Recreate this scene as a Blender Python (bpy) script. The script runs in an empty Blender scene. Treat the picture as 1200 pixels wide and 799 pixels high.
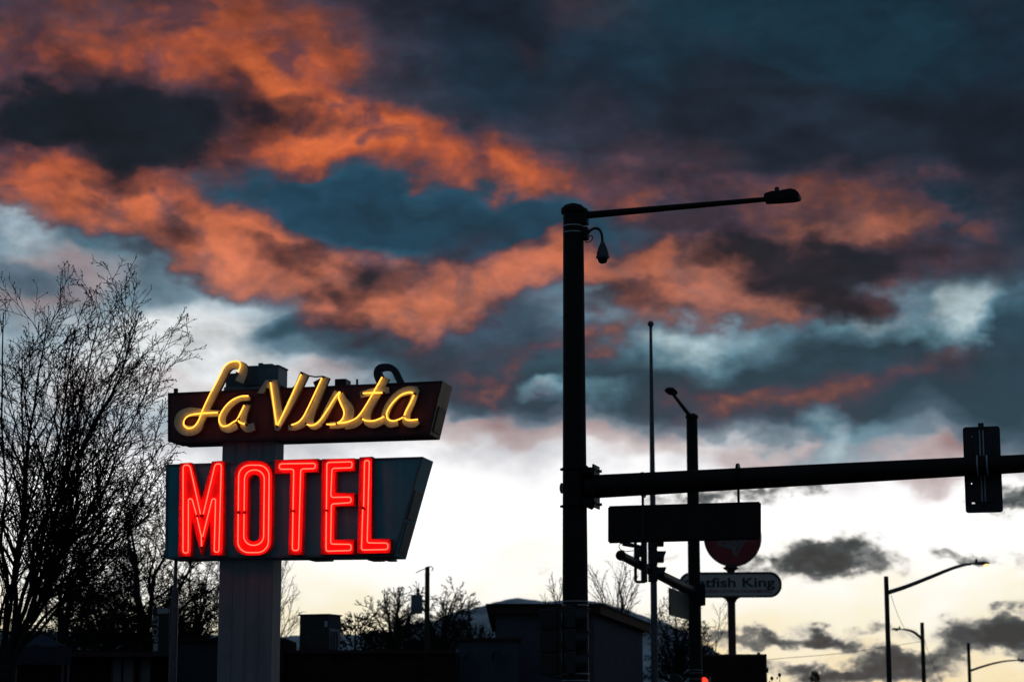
import bpy, math, random, os
from mathutils import Vector, Matrix, Quaternion, noise as mnoise
from mathutils.geometry import tessellate_polygon
SC = bpy.context.scene
COL = SC.collection
PI = math.pi
# ---------------------------------------------------------------- camera
F = 2500.0                      # focal length in photo pixels (1200 wide)
EYE = Vector((0, 0, 1.7))
PITCH = math.atan2(845 - 399.5, F)
cp, sp = math.cos(PITCH), math.sin(PITCH)
cam = bpy.data.cameras.new('camera')
cam.sensor_width = 36.0
cam.lens = 36.0 * F / 1200.0
cam.clip_start = 0.1
cam.clip_end = 30000
cam.dof.use_dof = True
cam.dof.focus_distance = 37.0
cam.dof.aperture_fstop = 1.9
camo = bpy.data.objects.new('camera', cam)
COL.objects.link(camo)
camo.location = EYE
camo.rotation_euler = (PI / 2 + PITCH, 0, 0)
SC.camera = camo

def ray(px, py):
    u, v = (px - 600) / F, (399.5 - py) / F
    return Vector((u, cp - v * sp, sp + v * cp))
def at(px, py, Y):
    d = ray(px, py)
    return EYE + d * (Y / d.y)
def lin(r, g, b, k=1.0):
    f = lambda c: (c / 255 / 12.92) if c / 255 <= 0.04045 else ((c / 255 + 0.055) / 1.055) ** 2.4
    return (f(r) * k, f(g) * k, f(b) * k, 1.0)
# ---------------------------------------------------------------- sky (world)
W = bpy.data.worlds.new('World')
SC.world = W
W.use_nodes = True
NT = W.node_tree
NT.nodes.clear()
LK = NT.links
def nd(t, **kw):
    n = NT.nodes.new(t)
    for k, v in kw.items():
        setattr(n, k, v)
    return n
def put(sock, v):
    if isinstance(v, bpy.types.NodeSocket):
        LK.new(v, sock)
    else:
        sock.default_value = v
def M(op, a, b=None, c=None, clamp=False):
    n = nd('ShaderNodeMath', operation=op, use_clamp=clamp)
    put(n.inputs[0], a)
    if b is not None: put(n.inputs[1], b)
    if c is not None: put(n.inputs[2], c)
    return n.outputs[0]
def VM(op, a, b=None):
    n = nd('ShaderNodeVectorMath', operation=op)
    put(n.inputs[0], a)
    if b is not None: put(n.inputs[1], b)
    return n.outputs[0]
def VS(a, s):
    n = nd('ShaderNodeVectorMath', operation='SCALE')
    put(n.inputs[0], a); put(n.inputs['Scale'], s)
    return n.outputs[0]
def mixc(f, a, b):
    n = nd('ShaderNodeMix', data_type='RGBA', clamp_factor=True)
    put(n.inputs['Factor'], f); put(n.inputs[6], a); put(n.inputs[7], b)
    return n.outputs[2]
def smooth(x, lo, hi):
    n = nd('ShaderNodeMapRange', interpolation_type='SMOOTHSTEP')
    put(n.inputs['Value'], x)
    n.inputs['From Min'].default_value = lo; n.inputs['From Max'].default_value = hi
    return n.outputs['Result']
def noise(vec, scale, detail=5, rough=0.55, dist=0.0):
    n = nd('ShaderNodeTexNoise', noise_dimensions='2D')
    put(n.inputs['Vector'], vec)
    n.inputs['Scale'].default_value = scale; n.inputs['Detail'].default_value = detail
    n.inputs['Roughness'].default_value = rough; n.inputs['Distortion'].default_value = dist
    return n
def ramp(x, stops, interp='EASE'):
    n = nd('ShaderNodeValToRGB')
    cr = n.color_ramp; cr.interpolation = interp
    while len(cr.elements) < len(stops): cr.elements.new(0.5)
    for e, (p, c) in zip(cr.elements, stops):
        e.position = p; e.color = c
    put(n.inputs[0], x)
    return n
def UV(px, py):                       # photo direction -> azimuth / elevation, 100 px per unit
    d = ray(px, py).normalized()
    return math.atan2(d.x, d.y) * F / 100, math.asin(d.z) * F / 100

tc = nd('ShaderNodeTexCoord')
sx = nd('ShaderNodeSeparateXYZ'); LK.new(tc.outputs['Generated'], sx.inputs[0])
AZ = M('ARCTAN2', sx.outputs[0], sx.outputs[1])
EL = M('ARCSINE', sx.outputs[2])
cmb = nd('ShaderNodeCombineXYZ')
LK.new(M('MULTIPLY', AZ, F / 100), cmb.inputs[0]); LK.new(M('MULTIPLY', EL, F / 100), cmb.inputs[1])
cmb.inputs[2].default_value = 1.0
P0 = cmb.outputs[0]

def offs(v, x, y): return VM('ADD', v, (x, y, 0))
def warped(amp, scale, seed, detail=5, rough=0.55, sy=1.5):
    st = VM('MULTIPLY', offs(P0, seed * 7.3, seed * 3.1), (1, sy, 1))
    n = noise(st, scale, detail, rough)
    return VM('ADD', P0, VM('MULTIPLY', VM('SUBTRACT', n.outputs['Color'], (0.5, 0.5, 0.5)), (amp, amp, 0)))
def field(vec, blobs):
    # a sum of soft rotated ellipses, kept in a small node group of its own; vec is (u, v, 1)
    g = bpy.data.node_groups.new('cloud_field', 'ShaderNodeTree')
    g.interface.new_socket('vec', in_out='INPUT', socket_type='NodeSocketVector')
    g.interface.new_socket('sum', in_out='OUTPUT', socket_type='NodeSocketFloat')
    gi, go = g.nodes.new('NodeGroupInput'), g.nodes.new('NodeGroupOutput')
    src = gi.outputs[0]
    def m(op, a, b, c=None, clamp=False):
        n = g.nodes.new('ShaderNodeMath'); n.operation = op; n.use_clamp = clamp
        for i, v in enumerate((a, b, c)):
            if v is None: continue
            if isinstance(v, bpy.types.NodeSocket): g.links.new(v, n.inputs[i])
            else: n.inputs[i].default_value = v
        return n.outputs[0]
    def dot(v3, src):
        n = g.nodes.new('ShaderNodeVectorMath'); n.operation = 'DOT_PRODUCT'
        g.links.new(src, n.inputs[0]); n.inputs[1].default_value = v3
        return n.outputs['Value']
    acc = 0.0
    for bi, (px, py, rx, ry, rot, w) in enumerate(blobs):
        if bi and bi % 10 == 0:                # tie each run of ten to the one before, so the shader is evaluated in order
            cb = g.nodes.new('ShaderNodeCombineXYZ'); g.links.new(m('MULTIPLY', acc, 1e-9), cb.inputs[0])
            va = g.nodes.new('ShaderNodeVectorMath'); va.operation = 'ADD'
            g.links.new(src, va.inputs[0]); g.links.new(cb.outputs[0], va.inputs[1]); src = va.outputs[0]
        u, v = UV(px, py)
        r = math.radians(-rot); ca, sa = math.cos(r), math.sin(r); rx /= 100; ry /= 100
        a = dot((ca / rx, sa / rx, -(u * ca + v * sa) / rx), src)
        b = dot((-sa / ry, ca / ry, -(-u * sa + v * ca) / ry), src)
        q = m('SUBTRACT', 1.0, m('MULTIPLY_ADD', b, b, m('MULTIPLY', a, a)), clamp=True)
        acc = m('MULTIPLY_ADD', m('MULTIPLY', q, q), w, acc)
    g.links.new(acc, go.inputs[0])
    n = nd('ShaderNodeGroup'); n.node_tree = g
    LK.new(vec, n.inputs[0])
    return n.outputs[0]
def fbm(scale, seed, detail=6, rough=0.6, sy=1.6, vec=None, dist=0.0):
    st = VM('MULTIPLY', offs(vec if vec is not None else P0, seed * 5.7, seed * 9.1), (1, sy, 1))
    return M('SUBTRACT', noise(st, scale, detail, rough, dist).outputs['Fac'], 0.5)

# clear sky colour by elevation
def A(c, a): return (c[0], c[1], c[2], a)
stops = [(845, lin(250, 216, 146, 1.140)), (790, lin(251, 231, 186, 1.140)), (735, lin(254, 246, 220, 1.140)), (675, lin(255, 253, 246, 1.209)),
         (600, lin(254, 254, 255, 1.231)), (555, lin(250, 250, 252, 1.1)), (522, lin(226, 227, 231)), (500, lin(206, 208, 214)), (470, lin(186, 194, 202)), (430, lin(164, 180, 192)),
         (360, lin(122, 148, 164)), (280, lin(60, 98, 118)), (150, lin(30, 62, 80)), (0, lin(28, 58, 74)), (-500, lin(24, 36, 50))]
vmax = UV(600, -500)[1]
sky_ramp = ramp(M('DIVIDE', M('MULTIPLY_ADD', EL, F / 100, M('MULTIPLY', fbm(0.6, 3, 5, .55), 1.9)), vmax, clamp=True),
                [(max(0, UV(600, y)[1] / vmax), c) for y, c in stops], 'LINEAR')
c = sky_ramp.outputs[0]

def layer(c, vec, blobs, rampstops, namp=0.5, nscale=1.0, seed=1, detail=5, rough=0.55, sy=1.6, gain=0.6, nvec=None, rs=1.0, fine=0.0):
    blobs = [(x, y, a * rs, b * rs, r, w) for x, y, a, b, r, w in blobs]
    f = M('MULTIPLY', field(vec, blobs), gain)
    n = fbm(nscale, seed, detail, rough, sy, nvec)
    gate = smooth(f, 0.0, 0.3)
    f = M('MULTIPLY_ADD', M('MULTIPLY', n, gate), namp, f)
    if fine: f = M('MULTIPLY_ADD', M('MULTIPLY', fbm(nscale * 3.2, seed + 50, 5, .6, sy), gate), fine, f)
    r = ramp(f, rampstops, 'LINEAR')
    return mixc(r.outputs['Alpha'], c, r.outputs['Color']), f

w1 = warped(0.9, 0.75, 1, 4, 0.5)
w2 = warped(1.0, 0.8, 2, 4, 0.5)
w3 = warped(0.8, 1.1, 4, 4, 0.5)
w4 = warped(0.5, 2.2, 6, 6, 0.58)

# pale bright openings in the deck
c, _ = layer(c, w1, [(235, 390, 130, 80, -20, 1.6), (160, 420, 150, 90, 0, 1.3), (310, 445, 140, 50, 10, .9), (10, 265, 110, 60, 30, .5), (60, 440, 130, 90, 0, .7), (200, 470, 260, 70, 0, .8)],
             [(0.05, A(lin(138, 166, 182), 0)), (0.35, A(lin(184, 199, 208), .8)), (0.8, A(lin(232, 236, 238), 1))], 0.8, 0.9, 2)
# pinkish veil round the sign and under the deck
c, _ = layer(c, w1, [(430, 425, 100, 36, -8, .8), (150, 450, 150, 30, -6, .4), (600, 500, 160, 34, 0, 1.2), (330, 500, 120, 24, 0, .4), (380, 460, 120, 30, 0, .4), (750, 505, 110, 44, 0, 1.0), (1050, 535, 200, 46, 0, 1.1), (1180, 520, 120, 60, 0, 1.0), (900, 530, 160, 36, 0, .7), (60, 320, 140, 50, 0, .9), (20, 350, 120, 50, 0, .5), (100, 480, 100, 30, 0, .3), (250, 445, 90, 20, 0, .3)],
             [(0.05, A(lin(205, 186, 184), 0)), (0.4, A(lin(176, 150, 150), .6)), (0.9, A(lin(150, 116, 118), .9))], 0.9, 1.1, 5)
# blue-teal lower deck
c, _ = layer(c, w1, [(20, 325, 100, 40, 0, .8), (400, 400, 110, 44, -10, 1.2), (350, 385, 70, 26, -10, .9), (470, 430, 140, 46, 0, 1.0), (560, 465, 130, 36, 0, 1.1), (520, 420, 140, 70, 0, .8), (600, 400, 150, 80, 0, 1.1), (720, 430, 150, 80, 0, 1.0), (640, 465, 170, 46, 0, 1.1),
                     (960, 430, 260, 80, -6, 1.5), (830, 455, 140, 55, 0, .9), (1090, 430, 190, 90, 0, 1.3), (1190, 420, 110, 170, 0, 1.3), (900, 480, 170, 50, 0, 1.1), (1040, 490, 130, 45, 0, .9), (1190, 480, 110, 70, 0, 1.0), (780, 480, 100, 45, 0, .6), (960, 380, 160, 45, 0, .5)],
             [(0.05, A(lin(104, 140, 158), 0)), (0.3, A(lin(76, 114, 134), .75)), (0.65, A(lin(46, 82, 100), .95)), (1.0, A(lin(34, 64, 78), 1))], 0.85, 0.95, 7)
# light breaks on the right
c, _ = layer(c, w3, [(835, 400, 110, 46, -12, 1.1), (760, 400, 80, 40, 0, .6), (1060, 370, 120, 34, -10, .8), (1120, 385, 70, 36, -30, 1.3), (1150, 340, 44, 66, 20, 1.3), (960, 365, 140, 26, 0, .6), (970, 500, 30, 46, -20, .9), (1000, 525, 110, 24, -10, .8), (690, 455, 90, 24, 0, .5), (640, 455, 60, 14, -16, .6)],
             [(0.05, A(lin(96, 142, 164), 0)), (0.4, A(lin(112, 156, 174), .65)), (0.85, A(lin(190, 212, 218), .97))], 0.6, 1.2, 9, 4, .5, 1.6, .55, w1, 1.1, .3)
# dark slate deck overhead
c, FD = layer(c, w2, [(640, 90, 330, 190, 0, 1.2), (1000, 120, 420, 230, 0, 1.3), (1180, 240, 200, 160, 0, 1.1), (860, 270, 330, 110, 0, 1.0), (420, 0, 330, 110, 0, 1.0), (100, 20, 330, 130, 0, .8), (150, 130, 330, 120, 0, .9), (1250, 0, 400, 200, 0, 1.0), (600, -200, 900, 240, 0, 1.3)],
             [(0.04, A(lin(60, 90, 108), 0)), (0.3, A(lin(46, 64, 80), .8)), (0.6, A(lin(30, 44, 60), .98)), (0.85, A(lin(22, 34, 49), 1)), (1.0, A(lin(17, 29, 43), 1))], 0.9, 0.8, 11)
# mauve where the glow seeps into the deck
c, _ = layer(c, w2, [(80, 30, 260, 110, 0, 1.1), (430, 80, 160, 80, 20, .9), (330, 0, 260, 60, 0, .6), (620, 160, 150, 50, 10, .35), (700, 10, 120, 40, 10, .5), (760, 195, 170, 50, 0, .7), (900, 215, 180, 40, 0, .4), (1010, 220, 150, 40, 0, .5), (800, 250, 160, 50, 0, .5), (1120, 300, 120, 60, 0, .6), (640, 60, 60, 30, 20, .4), (300, 120, 220, 60, 0, .6)],
             [(0.05, A(lin(70, 54, 66), 0)), (0.4, A(lin(68, 51, 58), .5)), (0.9, A(lin(86, 60, 58), .85))], 1.2, 1.1, 37)
# teal tint upper right
c, _ = layer(c, w2, [(1030, 40, 300, 100, 10, 1.4), (860, 30, 260, 90, 0, 1.0), (1130, 250, 160, 100, 0, .9), (540, 110, 150, 90, 0, .5), (700, 100, 130, 110, 0, .6), (560, 60, 90, 40, 0, .4), (460, 210, 60, 30, 0, .2)],
             [(0.05, A(lin(22, 52, 70), 0)), (0.7, A(lin(18, 50, 66), .92))], 0.9, 0.9, 13)
# blue gap
c, _ = layer(c, w2, [(400, 250, 180, 64, 6, 1.5), (520, 270, 190, 62, 4, 1.5), (640, 270, 130, 52, 0, 1.2), (310, 225, 90, 44, 20, .9), (700, 275, 90, 40, 0, .6), (600, 380, 90, 70, 0, .5)],
             [(0.05, A(lin(84, 80, 100), 0)), (0.3, A(lin(58, 80, 100), .8)), (0.6, A(lin(38, 80, 102), 1)), (1.0, A(lin(30, 68, 90), 1))], 0.6, 0.9, 17, 4, .5, 1.6, .72, w1, 1.1)
# glowing cloud undersides
ORB = [(340, 232, 130, 32, 8, -1.3), (420, 250, 120, 34, 6, -1.0), (500, 265, 120, 30, 4, -1.2), (640, 266, 90, 24, 0, -.9), (440, 90, 60, 30, 20, -.3), (350, 420, 80, 24, 0, -.5), (20, 285, 110, 40, 16, -.8), (120, 330, 90, 36, 20, -.5), (230, 360, 90, 34, 20, -.6), (610, 370, 60, 24, 0, -.4), (570, 400, 60, 24, 0, -.4), (120, 70, 170, 62, -4, .9), (250, 50, 200, 62, 8, 1.0), (370, 110, 120, 66, 45, 1.1), (200, 20, 200, 46, 0, .35), (60, 90, 130, 50, 0, .3),
       (60, 190, 150, 44, 8, .9), (140, 232, 150, 44, 14, 1.15), (230, 212, 120, 38, -14, 1.0), (330, 170, 130, 34, -8, .9), (190, 285, 130, 46, 8, .8), (30, 225, 110, 40, 0, .7),
       (440, 160, 150, 54, 18, 1.25), (550, 190, 160, 38, 16, 1.0), (660, 212, 120, 28, 6, .85), (740, 215, 90, 34, 0, .4), (640, 150, 100, 36, 0, .3),
       (290, 272, 110, 38, 22, .9), (315, 312, 110, 36, 20, 1.05), (400, 335, 120, 36, 8, 1.0), (480, 357, 120, 32, -6, 1.1), (560, 340, 140, 36, -14, 1.05), (640, 312, 120, 26, -6, .9), (740, 305, 120, 30, 4, 1.1),
       (730, 385, 110, 17, -12, .95), (800, 330, 110, 36, 8, .8), (860, 325, 110, 32, 14, .75), (930, 352, 120, 26, 8, .95), (1050, 338, 100, 24, -14, .9),
       (1010, 235, 140, 30, -4, .85), (930, 245, 110, 28, 0, .5), (1010, 275, 130, 22, -4, .9), (890, 285, 120, 24, 0, .5), (990, 320, 70, 13, 6, .75), (1060, 268, 80, 18, 0, .5),
       (620, 418, 36, 10, 0, .7), (560, 450, 64, 13, -20, .7), (590, 470, 74, 15, 20, .8), (540, 415, 56, 18, 0, .5), (970, 455, 84, 18, -10, .7), (1080, 425, 64, 15, -10, .55), (830, 470, 46, 20, 0, .65), (800, 480, 36, 22, 0, .5), (940, 475, 80, 16, 0, .5)]
c, FO = layer(c, w2, ORB,
              [(0.0, A(lin(66, 60, 82), 0)), (0.18, A(lin(76, 62, 80), .42)), (0.36, A(lin(104, 68, 74), .78)), (0.58, A(lin(146, 76, 62), .95)), (0.80, A(lin(184, 88, 56), 1)), (1.0, A(lin(214, 106, 62), 1))], 0.95, 1.0, 19, 5, 0.52, 1.6, 0.355, None, 1.8, .5)
# thicker, unlit patches of cloud within the glow
thick = M('MULTIPLY', smooth(fbm(1.45, 61, 5, .52, 1.35, w1), -.04, .20), smooth(FO, .12, .45))
c = mixc(M('MULTIPLY', thick, .8), c, lin(82, 60, 76))
# it burns lower and dimmer towards the right and the top
dim = M('MULTIPLY', smooth(M('MULTIPLY', AZ, F / 100), UV(640, 300)[0], UV(930, 300)[0]), 0.5)
dim = M('SUBTRACT', 1.0, M('MAXIMUM', dim, M('MULTIPLY', smooth(M('MULTIPLY', EL, F / 100), UV(600, 110)[1], UV(600, -60)[1]), .7)))
c = mixc(M('MULTIPLY', smooth(FO, .2, .5), M('SUBTRACT', 1.0, dim)), c, lin(58, 46, 50))
# the glow pales towards the horizon
pale = M('MULTIPLY', smooth(M('MULTIPLY', EL, F / 100), UV(600, 170)[1], UV(600, 350)[1]), smooth(FO, .25, .8))
c = mixc(M('MULTIPLY', pale, .36), c, lin(214, 146, 126))
# dark navy scud in front
c, _ = layer(c, w3, [(160, 140, 150, 58, 4, 2.0), (120, 150, 130, 40, 0, 1.0), (20, 140, 120, 40, -4, 1.7), (190, 175, 110, 36, -10, .9), (290, 105, 60, 42, 30, 1.0), (350, 135, 80, 32, 10, .9), (115, 205, 60, 20, 10, .7), (180, 215, 50, 16, 10, .4),
                     (930, 305, 130, 34, 8, 1.3), (950, 340, 90, 30, 10, 1.3), (1040, 300, 100, 24, 0, 1.3), (1010, 350, 80, 18, -10, .6), (860, 290, 80, 24, 0, .7), (560, 285, 60, 26, 0, .4), (345, 300, 60, 22, 10, 1.1), (420, 335, 30, 40, 20, 1.0), (388, 360, 30, 20, 20, .8), (465, 330, 56, 28, 10, .9), (430, 390, 40, 18, 0, .6), (520, 310, 40, 20, 0, .5), (300, 285, 40, 18, 0, .5), (560, 380, 40, 20, 0, .6), (80, 75, 60, 22, 0, .5), (380, 340, 36, 18, 30, .5), (780, 345, 60, 26, 0, .6), (720, 345, 70, 20, 0, .6), (205, 262, 40, 28, 0, .9), (150, 290, 36, 26, 0, .8), (95, 225, 40, 18, 0, .5)],
             [(0.06, A(lin(60, 44, 56), 0)), (0.35, A(lin(50, 40, 52), .6)), (0.7, A(lin(28, 31, 43), .96)), (1.0, A(lin(21, 29, 39), 1))], 0.6, 1.2, 23, 4, .5, 1.7, .5, w1, 1.3, .4)
# small grey clouds low over the horizon
LOW = [(955, 658, 52, 30, 0, 1.5), (1000, 652, 70, 26, 0, 1.1), (985, 640, 80, 26, -10, .6), (1045, 665, 40, 14, 0, .6), (915, 665, 70, 14, 0, .6), (880, 662, 60, 14, 0, .6),
       (1125, 652, 36, 14, 10, 1.1), (1150, 657, 34, 10, 0, .7), (1125, 752, 46, 28, 16, 1.4), (1165, 738, 60, 30, -10, 1.3), (1200, 735, 70, 30, 0, 1.3), (1185, 760, 40, 14, 20, .9), (1250, 745, 90, 40, 0, 1.0),
       (960, 746, 46, 13, 14, 1.2), (985, 755, 44, 13, 4, 1.2), (930, 752, 50, 9, 0, .8), (890, 751, 70, 12, 4, 1.0), (1010, 738, 36, 10, 0, .8), (1050, 742, 40, 9, 0, .6), (840, 745, 60, 12, 0, .8),
       (985, 788, 90, 15, -4, 1.4), (1060, 786, 80, 20, 0, 1.5), (930, 783, 80, 10, 0, .9), (1080, 770, 70, 12, 0, .9), (1030, 768, 60, 9, 0, .8),
       (940, 574, 40, 9, 4, 1.0), (870, 580, 66, 12, 0, 1.0), (800, 585, 80, 14, 0, .9), (1190, 582, 60, 26, 0, 1.2), (1150, 590, 40, 14, 0, .5), (1140, 615, 30, 8, 0, .4), (735, 665, 40, 9, 0, .4), (425, 535, 16, 8, 0, .4), (780, 655, 60, 9, 0, .4), (1200, 655, 30, 10, 0, .5), (640, 662, 30, 6, 0, .4)]
c, _ = layer(c, w4, LOW, [(0.08, A(lin(214, 208, 200), 0)), (0.25, A(lin(190, 186, 180), .5)), (0.45, A(lin(108, 114, 115), .92)), (0.68, A(lin(64, 76, 80), 1)), (1.0, A(lin(44, 54, 58), 1))], 0.95, 2.6, 29, 5, 0.55, 1.7, 0.40, None, 1.22, .5)
# slow uneven thickness of the deck
mott = M('ADD', 1.0, M('ADD', M('MULTIPLY', fbm(1.1, 41, 4, .5, 2.0, w1), .9), M('MULTIPLY', fbm(3.4, 43, 5, .6, 1.8), .45)))
mott = M('ADD', M('MULTIPLY', M('SUBTRACT', mott, 1.1), smooth(M('MULTIPLY', EL, F / 100), UV(600, 520)[1], UV(600, 400)[1])), 1.0)
c = VM('SCALE', c) if False else VS(c, mott)
# away from the sunset the dusk sky is dim
nis = nd('ShaderNodeTexSky', sky_type='NISHITA')
nis.sun_disc = False
SUN_EL, SUN_AZ = math.radians(2.0), math.radians(5.0)
nis.sun_elevation = SUN_EL; nis.sun_rotation = SUN_AZ
dusk = mixc(smooth(fbm(0.22, 31), -.2, .2), lin(50, 66, 84), lin(72, 90, 106))
away = smooth(M('ABSOLUTE', AZ), math.radians(16), math.radians(38))
c = mixc(away, c, dusk)
below = smooth(EL, math.radians(-1.5), math.radians(-.2))
c = mixc(below, lin(30, 28, 28), c)
bg1 = nd('ShaderNodeBackground'); put(bg1.inputs[0], c); bg1.inputs[1].default_value = 1.0
bg2 = nd('ShaderNodeBackground'); LK.new(nis.outputs[0], bg2.inputs[0]); bg2.inputs[1].default_value = 0.001
add = nd('ShaderNodeAddShader'); LK.new(bg1.outputs[0], add.inputs[0]); LK.new(bg2.outputs[0], add.inputs[1])
out = nd('ShaderNodeOutputWorld'); LK.new(add.outputs[0], out.inputs[0])
W.cycles.sampling_method = 'MANUAL'
W.cycles.sample_map_resolution = 512
sl = bpy.data.lights.new('sun', 'SUN')
sl.energy = 0.12; sl.angle = math.radians(0.5); sl.color = (1.0, .72, .45)
slo = bpy.data.objects.new('sun', sl); COL.objects.link(slo)
sd = Vector((math.sin(SUN_AZ) * math.cos(SUN_EL), math.cos(SUN_AZ) * math.cos(SUN_EL), math.sin(SUN_EL)))
slo.rotation_euler = (-sd).to_track_quat('-Z', 'Y').to_euler()
SC.view_settings.view_transform = 'Standard'
SC.view_settings.look = 'None'
SC.view_settings.gamma = 1.0
SC.view_settings.exposure = 0.0
# ---------------------------------------------------------------- materials
def material(name, col, rough=0.6, metal=0.0, var=0.25, vscale=6.0, bump=0.0, bscale=40.0, spec=0.5, col2=None, stretch=(1, 1, 1), streak=0.0):
    m = bpy.data.materials.new(name); m.use_nodes = True
    nt = m.node_tree; bs = nt.nodes['Principled BSDF']
    bs.inputs['Roughness'].default_value = rough; bs.inputs['Metallic'].default_value = metal
    bs.inputs['Specular IOR Level'].default_value = spec
    tc = nt.nodes.new('ShaderNodeTexCoord'); mp = nt.nodes.new('ShaderNodeMapping')
    mp.inputs['Scale'].default_value = stretch
    nt.links.new(tc.outputs['Object'], mp.inputs[0])
    n = nt.nodes.new('ShaderNodeTexNoise'); n.inputs['Scale'].default_value = vscale; n.inputs['Detail'].default_value = 6; n.inputs['Roughness'].default_value = .62
    nt.links.new(mp.outputs[0], n.inputs['Vector'])
    r = nt.nodes.new('ShaderNodeValToRGB')
    c2 = col2 or tuple(c * (1 - var) for c in col)
    c1 = col if col2 else tuple(min(1, c * (1 + var)) for c in col)
    r.color_ramp.elements[0].position = .35; r.color_ramp.elements[1].position = .68
    r.color_ramp.elements[0].color = (*c2[:3], 1); r.color_ramp.elements[1].color = (*c1[:3], 1)
    nt.links.new(n.outputs['Fac'], r.inputs[0])
    src = r.outputs[0]
    if streak:                                   # rain streaks: noise stretched down the face
        mp2 = nt.nodes.new('ShaderNodeMapping'); mp2.inputs['Scale'].default_value = (9, 9, .5)
        nt.links.new(tc.outputs['Object'], mp2.inputs[0])
        n2 = nt.nodes.new('ShaderNodeTexNoise'); n2.inputs['Scale'].default_value = 1.0; n2.inputs['Detail'].default_value = 5
        nt.links.new(mp2.outputs[0], n2.inputs['Vector'])
        mr = nt.nodes.new('ShaderNodeMapRange'); mr.inputs['From Min'].default_value = .35; mr.inputs['From Max'].default_value = .7
        mr.inputs['To Min'].default_value = 1 - streak; mr.inputs['To Max'].default_value = 1.0
        nt.links.new(n2.outputs['Fac'], mr.inputs['Value'])
        mx = nt.nodes.new('ShaderNodeMix'); mx.data_type = 'RGBA'; mx.blend_type = 'MULTIPLY'; mx.inputs['Factor'].default_value = 1
        nt.links.new(src, mx.inputs[6]); nt.links.new(mr.outputs[0], mx.inputs[7]); src = mx.outputs[2]
    nt.links.new(src, bs.inputs['Base Color'])
    rr = nt.nodes.new('ShaderNodeMapRange'); rr.inputs['To Min'].default_value = max(.05, rough - .12); rr.inputs['To Max'].default_value = min(1, rough + .12)
    nt.links.new(n.outputs['Fac'], rr.inputs['Value']); nt.links.new(rr.outputs[0], bs.inputs['Roughness'])
    if bump:
        nb = nt.nodes.new('ShaderNodeTexNoise'); nb.inputs['Scale'].default_value = bscale; nb.inputs['Detail'].default_value = 5
        nt.links.new(mp.outputs[0], nb.inputs['Vector'])
        b = nt.nodes.new('ShaderNodeBump'); b.inputs['Strength'].default_value = bump; b.inputs['Distance'].default_value = .02
        nt.links.new(nb.outputs['Fac'], b.inputs['Height']); nt.links.new(b.outputs[0], bs.inputs['Normal'])
    return m
def glow(name, col, strength):
    m = bpy.data.materials.new(name); m.use_nodes = True
    nt = m.node_tree; nt.nodes.clear()
    e = nt.nodes.new('ShaderNodeEmission'); e.inputs[0].default_value = (*col, 1); e.inputs[1].default_value = strength
    n = nt.nodes.new('ShaderNodeTexNoise'); n.inputs['Scale'].default_value = 7
    mr = nt.nodes.new('ShaderNodeMapRange'); mr.inputs['To Min'].default_value = strength * .8; mr.inputs['To Max'].default_value = strength * 1.2
    nt.links.new(n.outputs['Fac'], mr.inputs['Value']); nt.links.new(mr.outputs[0], e.inputs[1])
    o = nt.nodes.new('ShaderNodeOutputMaterial'); nt.links.new(e.outputs[0], o.inputs[0])
    return m
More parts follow.
